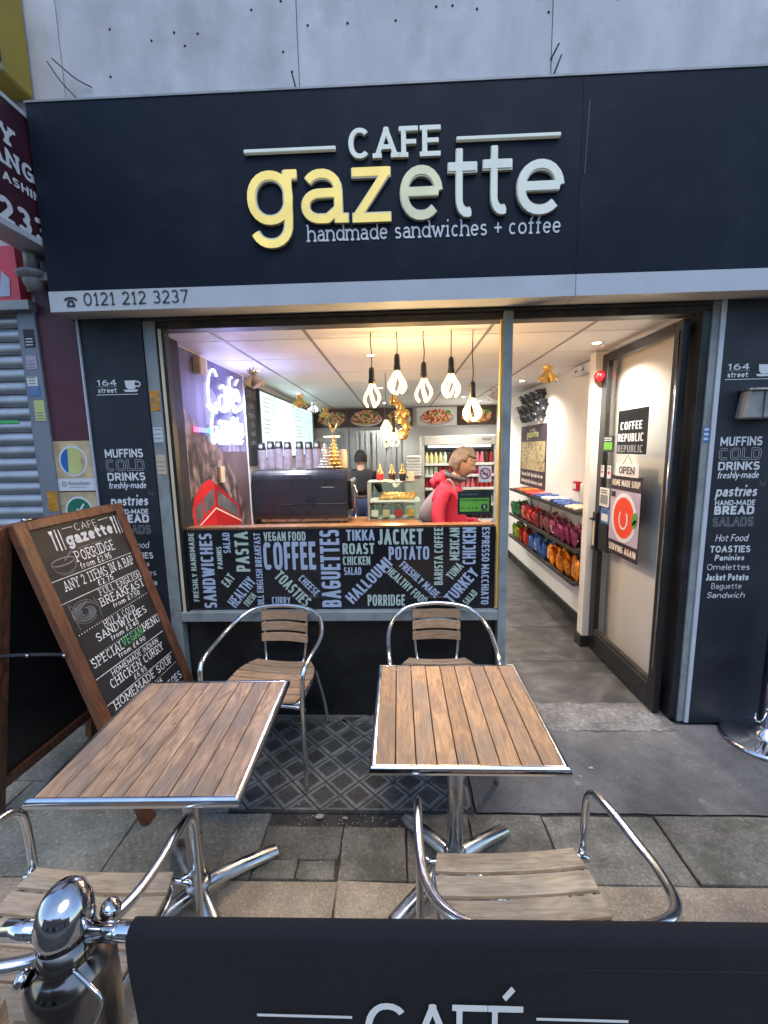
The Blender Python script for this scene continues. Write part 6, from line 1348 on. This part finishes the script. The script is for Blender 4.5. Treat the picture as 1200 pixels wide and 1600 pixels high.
hand(wk, (.31, .17, 1.06), Matrix.Identity(4)); hand(wk, (.31, -.22, 1.10), Matrix.Identity(4), side=-1)
for s_ in (.09, -.09): bm = bmesh.new(); add_box(bm, (-.07, s_-.045, 0), (.19, s_+.045, .07), .02); put('shoe', bm, 'black_matte', wk)

# ================================================================== TERRACE FURNITURE
TOPZ = .73
def make_table(wood, label, n=9, W=.60, D=.625):
    t = thing('cafe_table', label, 'table', group='slatted square tables outside the cafe')
    pw = (W-.018)/n
    for k in range(n):
        x0 = -W/2+.009+k*pw
        bm = bmesh.new(); add_box(bm, (-(pw-.0034)/2, -D/2+.010, -.018), ((pw-.0034)/2, D/2-.010, 0), .0015)
        o = put('top_slat', bm, wood, t, (x0+pw/2, 0, TOPZ+.0005*((k*7) % 3)))
    box('under_plate', (-W/2+.02, -D/2+.02, TOPZ-.024), (W/2-.02, D/2-.02, TOPZ-.0185), 'black_matte', t)
    # aluminium edging, half round, mitred
    prof = [(-.010, .002), (-.002, .003), (.004, -.002), (.008, -.012), (.006, -.022), (-.002, -.027), (-.010, -.027)]
    hw, hd = W/2, D/2
    for (ax, ay), (bx, by), (nx, ny) in (((-hw, -hd), (hw, -hd), (0, -1)), ((hw, -hd), (hw, hd), (1, 0)), ((hw, hd), (-hw, hd), (0, 1)), ((-hw, hd), (-hw, -hd), (-1, 0))):
        bm = bmesh.new(); dx, dy = (bx-ax), (by-ay); l = math.hypot(dx, dy); dx /= l; dy /= l
        A = [bm.verts.new((ax+nx*o_-dx*o_, ay+ny*o_-dy*o_, TOPZ+z_)) for o_, z_ in prof]; Bq = [bm.verts.new((bx+nx*o_+dx*o_, by+ny*o_+dy*o_, TOPZ+z_)) for o_, z_ in prof]
        for i in range(len(prof)-1): f = bm.faces.new((A[i], A[i+1], Bq[i+1], Bq[i])); f.smooth = True
        bmesh.ops.recalc_face_normals(bm, faces=bm.faces)
        put('edge_trim', bm, 'alu', t)
    put('column', lathe_me([(.031, .10), (.031, TOPZ-.03)], 20), 'alu_dull', t)
    put('collar', lathe_me([(.045, .085), (.045, .10), (.032, .112)], 20), 'alu_dull', t); put('top_plate', lathe_me([(.031, TOPZ-.06), (.09, TOPZ-.032), (.12, TOPZ-.026)], 20), 'alu_dull', t)
    return t
def add_feet(t, angs, L_=.315):
    for a in angs:
        bm = bmesh.new(); P = [(.0, .082), (.06, .082), (.16, .062), (.26, .036), (L_, .02)]; ring = []
        for r_, z_ in P:
            w_ = .030; row = []
            for k in range(7):
                u = -1+2*k/6; row.append(bm.verts.new((r_, u*w_, z_-.018+.028*math.sqrt(max(0, 1-u*u))-.0)))
            ring.append(row)
        for A, B_2 in zip(ring, ring[1:]):
            for k in range(6): f = bm.faces.new((A[k], B_2[k], B_2[k+1], A[k+1])); f.smooth = True
        bot = [bm.verts.new((r_, s_*.030, max(.002, z_-.022))) for r_, z_ in P for s_ in (-1, 1)]
        for i in range(len(P)-1):
            bm.faces.new((bot[i*2], bot[i*2+1], bot[i*2+3], bot[i*2+2]))
            bm.faces.new((ring[i][0], ring[i+1][0], bot[i*2+2], bot[i*2])); bm.faces.new((ring[i][6], bot[i*2+1], bot[i*2+3], ring[i+1][6]))
        bmesh.ops.recalc_face_normals(bm, faces=bm.faces)
        put('foot', bm, 'alu_dull', t, (0, 0, 0), (0, 0, rad(a)))
tR = make_table('table_wood', 'orange-brown slatted table with metal edge, right of the two'); tR.location = (.205, 1.487, 0); tR.rotation_euler.z = rad(0)
add_feet(tR, (38, 128, 218, 318))
tL = make_table('table_wood_grey', 'greyer slatted table in front of the chalkboard, left of the two', W=.60, D=.62); tL.location = (-.775, 1.354, 0); tL.rotation_euler.z = rad(1.3)
add_feet(tL, (42, 130, 222, 312))

chair_parts = {}
def make_chair(label, wood, group='slatted metal framed chairs at the tables'):
    t = thing('cafe_chair', label, 'chair', group=group)
    def P(name, key, fn, m, **k):
        if key not in chair_parts: chair_parts[key] = fn()
        me = chair_parts[key]
        if not me.materials: me.materials.append(MATS[m])
        return put(name, me, None, t, **k)
    arm = [(-.262, -.235, .004), (-.262, -.238, .30), (-.265, -.240, .55), (-.268, -.225, .625), (-.274, -.17, .655), (-.282, -.02, .672), (-.275, .09, .695), (-.235, .19, .735), (-.155, .245, .765), (0, .262, .778)]
    arm = arm + [(-x, y, z) for x, y, z in arm[:-1][::-1]]
    P('arm_frame', 'arm', lambda: tube_me(arm, .0125, 12, 5), 'alu')
    def rear(s_): return tube_me([(s_*.225, .30, .004), (s_*.222, .265, .15), (s_*.212, .215, .30), (s_*.20, .175, .42), (s_*.19, .12, .442)], .0115, 10, 5)
    P('rear_leg', 'rl', lambda: rear(-1), 'alu'); P('rear_leg', 'rr', lambda: rear(1), 'alu')
    def upr(s_): return tube_me([(s_*.095, .17, .43), (s_*.118, .215, .46), (s_*.128, .235, .55), (s_*.132, .255, .68), (s_*.128, .262, .768)], .009, 8, 5)
    P('back_upright', 'ul', lambda: upr(-1), 'alu'); P('back_upright', 'ur', lambda: upr(1), 'alu')
    P('back_hoop', 'hoop', lambda: tube_me([(-.095, .17, .43), (-.06, .185, .437), (0, .19, .44), (.06, .185, .437), (.095, .17, .43)], .009, 8, 5), 'alu')
    ring = [(-.205, -.185, .430), (0, -.205, .430), (.205, -.185, .430), (.225, -.05, .430), (.205, .11, .430), (.10, .19, .430), (-.10, .19, .430), (-.205, .11, .430), (-.225, -.05, .430)]
    P('seat_ring', 'ring', lambda: tube_me(ring, .0105, 10, 5, closed=True), 'alu')
    P('front_rail', 'fr', lambda: tube_me([(-.262, -.205, .415), (-.2, -.205, .43), (.2, -.205, .43), (.262, -.205, .415)], .010, 10, 4), 'alu')
    P('side_stay', 'sl', lambda: tube_me([(-.262, -.236, .43), (-.235, -.20, .435)], .009, 8, 1, smooth=False), 'alu'); P('side_stay', 'sr', lambda: tube_me([(.262, -.236, .43), (.235, -.20, .435)], .009, 8, 1, smooth=False), 'alu')
    # seat slats follow a rounded outline and dip in the middle
    ys = [-.205+k*.0695 for k in range(6)]
    for k, y0 in enumerate(ys):
        def mk(y0=y0):
            y1 = y0+.058; bm = bmesh.new(); hwf = lambda y: .228-(max(0, y-.04)/.16)**2*.062-(max(0, -.12-y)/.1)**2*.022
            N = 10; T_, B_3 = [], []
            for j, y in enumerate((y0, y1)):
                for i in range(N+1):
                    u = -1+2*i/N; x = u*hwf(y); z = .452+.010*u*u
                    T_.append(bm.verts.new((x, y, z))); B_3.append(bm.verts.new((x, y, z-.014)))
            M_ = N+1
            for i in range(N):
                f = bm.faces.new((T_[i], T_[i+1], T_[M_+i+1], T_[M_+i])); bm.faces.new((B_3[i], B_3[M_+i], B_3[M_+i+1], B_3[i+1]))
                bm.faces.new((T_[i], B_3[i], B_3[i+1], T_[i+1])); bm.faces.new((T_[M_+i], T_[M_+i+1], B_3[M_+i+1], B_3[M_+i]))
            bm.faces.new((T_[0], T_[M_], B_3[M_], B_3[0])); bm.faces.new((T_[N], B_3[N], B_3[M_+N], T_[M_+N]))
            bmesh.ops.recalc_face_normals(bm, faces=bm.faces); bmesh.ops.bevel(bm, geom=[e for e in bm.edges if e.calc_face_angle(0) > .8], offset=.002, segments=1, affect='EDGES')
            me = bpy.data.meshes.new('slat'); bm.to_mesh(me); bm.free(); return me
        key = 'seat%d%s' % (k, wood)
        P('seat_slat', key, mk, wood)
    for k, zc in enumerate((.585, .650, .715)):
        def mb(zc=zc):
            bm = bmesh.new(); N = 10; rows_ = []
            for i in range(N+1):
                u = -1+2*i/N; x = u*.142; y = .228+(zc-.58)*.12+.020*(1-u*u); hh = .0235
                rows_.append([bm.verts.new(p) for p in ((x, y-.007, zc-hh), (x, y-.007, zc+hh+.003*(1-u*u)), (x, y+.006, zc+hh+.003*(1-u*u)), (x, y+.006, zc-hh))])
            for A, B_4 in zip(rows_, rows_[1:]):
                for q in range(4): bm.faces.new((A[q], A[(q+1) % 4], B_4[(q+1) % 4], B_4[q]))
            bm.faces.new(rows_[0]); bm.faces.new(rows_[-1][::-1]); bmesh.ops.recalc_face_normals(bm, faces=bm.faces)
            me = bpy.data.meshes.new('slat'); bm.to_mesh(me); bm.free(); return me
        P('back_slat', 'back%d%s' % (k, wood), mb, wood)
    return t
c = make_chair('chair against the shop window behind the right table', 'slat_wood'); c.location = (.215, 2.185, 0)
c = make_chair('chair behind the left table, near the chalkboard', 'slat_wood'); c.location = (-.72, 2.165, 0); c.rotation_euler.z = rad(-6)
c = make_chair('nearest chair on the right, its back to the camera', 'slat_wood_grey'); c.location = (.325, .955, 0); c.rotation_euler.z = PI+rad(3)
c = make_chair('nearest chair on the left beside the chrome post', 'slat_wood_grey'); c.location = (-.905, .875, 0); c.rotation_euler.z = PI-rad(1)

# ---- chalkboard A-frame
A_ = Vector((-1.62, 1.70, 1.41)); Bv_ = Vector((-1.58, 2.34, 1.42)); Cv = Vector((-1.19, 1.68, .004))
u = (Bv_-A_).normalized(); v = (A_-Cv); v -= u*v.dot(u); v.normalize(); nrm = u.cross(v)   # outward normal
ab = thing('chalkboard_sign', 'brown framed folding chalkboard with the cafe menu on the pavement', 'chalkboard', (0, 0, 0))
FM = Matrix((u, -nrm, v)).transposed().to_4x4(); FM.translation = Cv
ap = bpy.data.objects.new('front_panel', poly_me([(rect(.055, .17, .587, 1.45), [])], .006)); C.objects.link(ap); ap.parent = ab; ap.matrix_local = FM; ap.data.materials.append(MATS['chalkboard'])
def bd(name, x0, z0, x1, z1, m='board_wood', y0=-.02, y1=.018): return box(name, (x0, y0, z0), (x1, y1, z1), m, ap, bev=.003)
bd('frame_side', 0, 0, .058, 1.474); bd('frame_side', .584, 0, .642, 1.474); bd('frame_top', .0585, 1.432, .5835, 1.474); bd('frame_bottom', .0585, .14, .5835, .20)
box('board_back', (.058, .0005, .2), (.584, .012, 1.43), 'black_matte', ap)
wy = lambda x, z: frame((x, -.0063, z))
def ch(s, x, z, h, fit, m='chalk', **k): write(s, ap, m, wy(x, z), h, .0008, fit=fit, **dict(CHALK, **k))
ch('CAFE', .365, 1.383, .036, .14, w=.03, slab=False); write('gazette', ap, 'print_white', wy(.372, 1.323), .066, .0008, fit=.30, w=.105, slab=True); ch('handmade sandwiches + coffee', .38, 1.298, .010, .22, 'chalk_dim', slab=False, w=.06)
def line(x0, z0, x1, z1, w_=.0016, m='chalk'): 
    d = Vector((x1-x0, 0, z1-z0)); L_ = d.length; shape('ruled_line', rect(0, -w_, L_, w_), m, ap, wy(x0, z0) @ Matrix.Rotation(-math.atan2(z1-z0, x1-x0), 4, 'Y'))
line(.225, 1.412 -.004, .285, 1.408); line(.45, 1.407, .52, 1.411)
def cutlery(x):
    shape('cutlery', [([(x, 1.316), (x+.008, 1.316), (x+.010, 1.38), (x+.016, 1.41), (x-.006, 1.41), (x+.002, 1.38)], []), ([(x+.024, 1.31), (x+.031, 1.31), (x+.033, 1.41), (x+.026, 1.415)], []), ([(x+.045, 1.31), (x+.050, 1.31), (x+.052, 1.41), (x+.047, 1.41)], [])], 'chalk', ap, wy(0, 0))
cutlery(.155); cutlery(.535)
ch('PORRIDGE', .36, 1.238, .055, .25); ch('from £2.95', .34, 1.2, .032, .20, w=.06, slab=False)
line(.06, 1.19, .58, 1.19); ch('ANY 2 ITEMS IN A BAP', .345, 1.128, .050, .46); ch('£2.75', .345, 1.094, .030, .10, w=.06, slab=False); line(.06, 1.083, .58, 1.086)
ch('FULL ENGLISH', .43, 1.044, .034, .30, w=.045); ch('BREAKFAST', .42, .993, .044, .32); ch('from £7.50', .425, .960, .026, .20, w=.06, slab=False)
def dots(z0, z1):
    shape('dotted_line', [(ellipse(.085+k*.0157, z0+(z1-z0)*k/31, .003, .003, 7), []) for k in range(32)], 'chalk', ap, wy(0, 0))
dots(.925, .948); ch('HOT & COLD', .34, .898, .032, .22, w=.045); ch('SANDWICHES', .34, .853, .042, .36); ch('from £3.40', .335, .822, .026, .20, w=.06, slab=False)
dots(.800, .815); ch('SPECIAL', .185, .755, .044, .20); ch('VEGAN', .36, .762, .044, .145, 'chalk_green'); ch('MENU', .515, .77, .044, .14); ch('from £4.90', .335, .727, .026, .20, w=.06, slab=False)
line(.07, .708, .575, .712); ch('HOMEMADE INDIAN', .335, .672, .030, .35, w=.05, slab=False); ch('CHICKEN CURRY', .33, .622, .044, .40); ch('£6.95', .315, .588, .028, .09, w=.06, slab=False)
line(.07, .575, .575, .580); ch('HOMEMADE SOUP', .33, .53, .042, .45); dots(.50, .515); ch('from £3.95', .33, .475, .026, .2, w=.06, slab=False); ch('JACKET POTATOES', .35, .42, .042, .45); line(.07, .39, .575, .39); ch('HOT DRINKS', .33, .33, .044, .36); ch('TOASTIES', .33, .26, .044, .3)
# chalk drawings: bowl and plate
def sketch(name, curves, w_=.0016, m='chalk'):
    bm = bmesh.new()
    for c_ in curves: add_tube(bm, smooth_path([(x, -.0066, z) for x, z in c_], 4), w_, 4, flat=1.)
    put(name, bm, m, ap)
rs_ = random.Random(8)
sketch('bowl_sketch', [[(p[0], p[1]) for p in ellipse(.165+rs_.uniform(-.003, .003), 1.262, .062, .016+rs_.uniform(-.003, .003), 14)] for q in range(3)]+[[(.10, 1.262), (.115, 1.222), (.165, 1.207), (.215, 1.222), (.228, 1.262)], [(.13, 1.205), (.165, 1.199), (.2, 1.205)], [(.17, 1.265), (.20, 1.285), (.225, 1.30)], [(.175, 1.262), (.21, 1.285), (.228, 1.295)]], .0012, 'chalk_dim')
sketch('plate_sketch', [[(p[0], p[1]) for p in ellipse(.165, 1.01, .07-q*.007, .05-q*.005+rs_.uniform(-.004, .004), 14, q*20, 340+q*20)] for q in range(8)]+[[(.095, 1.07), (.10, .99), (.105, .945)], [(.235, 1.06), (.245, 1.0), (.24, .95)], [(.10, 1.065), (.14, 1.03), (.2, 1.06)]], .0012, 'chalk_dim')
# rear panel leaning the other way
Q0 = Vector((-1.93, 1.69, .004)); top2 = A_+Vector((-.02, 0, 0)); v2 = (top2-Q0); v2 -= u*v2.dot(u); L2 = v2.length; v2.normalize(); n2 = u.cross(v2)
RM = Matrix((u, -n2, v2)).transposed().to_4x4(); RM.translation = Q0
rp = bpy.data.objects.new('rear_panel', box_me((.055, .0, .17), (.587, .012, L2-.06)).copy()); C.objects.link(rp); rp.parent = ab; rp.matrix_local = RM; rp.data.materials.append(MATS['stall_black'])
for nm, x0, z0, x1, z1 in (('frame_side', 0, 0, .058, L2), ('frame_side', .584, 0, .642, L2), ('frame_top', .0585, L2-.062, .5835, L2), ('frame_bottom', .0585, .14, .5835, .20)): box(nm, (x0, -.018, z0), (x1, .02, z1), 'board_wood', rp, bev=.003)
def pt_on(base, dirv, s_, off=0.): return base+dirv*s_+u*off
for off in (-.003,):
    p1 = pt_on(Cv, v, .88, off); p2 = pt_on(Q0, v2, .86, off); m_ = (p1+p2)/2+Vector((0, 0, .004))
    bm = bmesh.new(); add_tube(bm, [p1, m_, p2], .008, 6, flat=.4); put('folding_stay', bm, 'black_matte', ab)
    for p_ in (p1, m_, p2): put('stay_screw', lathe_me([(.009, -.004), (.007, .004), (0, .006)], 10), 'chrome_worn', ab, tuple(p_-u*.010), (PI/2, 0, 0))
put('hinge', tube_me([A_+Vector((.0, .05, .012)), A_+Vector((.0, .12, .012))], .008, 8, smooth=False), 'chrome_worn', ab)

# ---- barrier: chrome post, crossbar and hanging banner
BY = .55
bp_ = thing('barrier_post', 'shiny chrome barrier post in the lower left corner', 'barrier post', (-.535, BY, 0))
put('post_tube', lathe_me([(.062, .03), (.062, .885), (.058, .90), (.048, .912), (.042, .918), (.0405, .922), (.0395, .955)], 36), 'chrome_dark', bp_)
bm = bmesh.new(); prof = [(.0405, .956), (.041, .972), (.040, .99), (.036, 1.006), (.028, 1.018), (.016, 1.025), (0, 1.027)]
add_lathe(bm, prof, 28)
for v_ in bm.verts:
    if v_.co.z > .985: v_.co.z += (v_.co.y)*.25
put('post_cap', bm, 'chrome_post', bp_); put('post_base', lathe_me([(.19, .0), (.19, .012), (.17, .022), (.06, .04), (.076, .05)], 36), 'chrome', bp_)
for z_ in (.93,): put('slot', box_me((-.014, -.0395, z_-.004), (.014, -.037, z_+.004)), 'black_matte', bp_)
put('hook_arm', tube_me([(.03, -.03, .925), (.07, -.045, .915), (.085, -.05, .90), (.075, -.06, .87), (.05, -.07, .84)], .003, 8), 'chrome_post', bp_)
put('knob', lathe_me([(.012, 0), (.016, .006), (.016, .016), (.010, .022), (0, .023)], 14), 'chrome_post', bp_, (.042, .03, .95), (0, .9, .3)); put('knob', lathe_me([(.010, 0), (.014, .006), (.012, .014), (0, .016)], 14), 'chrome_post', bp_, (-.045, -.03, .905), (0, -1.2, .2))
xb = thing('barrier_crossbar', 'chrome crossbar running from the post along the top of the banner', 'crossbar', (0, BY, .955))
put('bar', tube_me([(-.496, 0, 0), (-.43, 0, .001), (1.6, 0, .022)], .0135, 16, smooth=False), 'chrome', xb); put('end_sleeve', tube_me([(-.455, 0, .0005), (-.452, 0, .0005)], .0145, 16, smooth=False), 'chrome_worn', xb)
put('bar_stub', tube_me([(-.635, 0, -.002), (-.574, 0, -.001)], .0145, 16, smooth=False), 'chrome', xb)
bn = thing('cafe_banner', 'black fabric barrier banner printed CAFÉ across the bottom of the view', 'banner', (0, BY, 0))
bm = bmesh.new(); NXb, NZb = 60, 28; ZT = .970
Vb = {}
for j in range(NZb+1):
    for i in range(NXb+1):
        X_ = -.428+(2.05)*i/NXb; t_ = j/NZb
        if j <= 8:   # wraps over the bar
            a_2 = PI*(1-j/8); yy = .0165*math.cos(a_2)*-1; zz = .0165*math.sin(a_2)
            y_, z_ = -(-.0165*math.cos(a_2)), zz
            y_ = .0165*math.cos(a_2)*-1
        else: y_, z_ = .0165, 0
        Vb[i, j] = (X_, j)
for j in range(NZb+1):
    for i in range(NXb+1):
        X_ = -.428+2.05*i/NXb; top = .955+.0104*(X_+.43)
        if j < 6: y_ = .0175*math.cos(j/6*PI); z_ = top+.0175*math.sin(j/6*PI)
        else:
            k = (j-6)/(NZb-6); y_ = -.0175-.004*math.sin(X_*9+1)*k+.006*math.sin(k*5+X_*2)*k-.003; z_ = top-k*.80
            if j == 6: y_ = -.0175
        inset = .02*(1-min(1, max(0, (j-5))/22))*0
        if i == 0: X_ += .012*min(1, max(0, j-6)/14)+.02*max(0, (j-6)/22)
        Vb[i, j] = bm.verts.new((X_, y_, z_))
for j in range(NZb):
    for i in range(NXb): f = bm.faces.new((Vb[i, j], Vb[i+1, j], Vb[i+1, j+1], Vb[i, j+1])); f.smooth = True
bmesh.ops.recalc_face_normals(bm, faces=bm.faces)
o = put('fabric', bm, 'banner', bn); sm = o.modifiers.new('thick', 'SOLIDIFY'); sm.thickness = .002; sm.offset = 0
put('hem_stitch', tube_me([(-.42, -.0205, .925), (1.5, -.0205, .945)], .0007, 4, smooth=False), 'black_matte', bn)
# print lies on the front of the cloth, which bulges a little
def on_cloth(me_obj, zt=.955):
    for v_ in me_obj.data.vertices:
        pass
fb = lambda x, z: frame((x, -.0262, z))
for ch_, xc, wd_ in (('C', -.028, .070), ('A', .040, .072), ('F', .099, .046), ('É', .152, .046)):
    put('letter', poly_me(text_loops(ch_, .105, fit=wd_, w=.055, slab=True, n=2.2, res=90), .001), 'banner_print', bn, mtx=fb(xc, .769))
shape('printed_line', rect(-.228, .843, -.082, .848), 'banner_print', bn, fb(0, 0)); shape('printed_line', rect(.195, .849, .33, .854), 'banner_print', bn, fb(0, 0))
write('gazette', bn, 'banner_print', fb(.06, .55), .19, .001, fit=.62, w=.09, slab=True, res=60)

# ---- second barrier post at the right edge, by the pillar
b2 = thing('barrier_post', 'chrome barrier post standing on a round base at the right edge', 'barrier post', (2.07, 2.28, 0))
put('post_base', lathe_me([(.205, .004), (.207, .014), (.19, .026), (.10, .045), (.06, .07), (.042, .10)], 40), 'chrome', b2); put('post_tube', lathe_me([(.0385, .05), (.0385, .95), (.043, .955), (.043, .97), (.03, 1.0), (0, 1.01)], 24), 'chrome_worn', b2)
put('hook_arm', tube_me([(-.03, -.03, .20), (-.08, -.06, .17), (-.13, -.08, .19), (-.11, -.05, .21)], .005, 8), 'chrome', b2); put('hook_arm', tube_me([(-.03, -.02, .22), (.05, -.09, .12), (.14, -.14, .06)], .005, 8), 'chrome', b2)
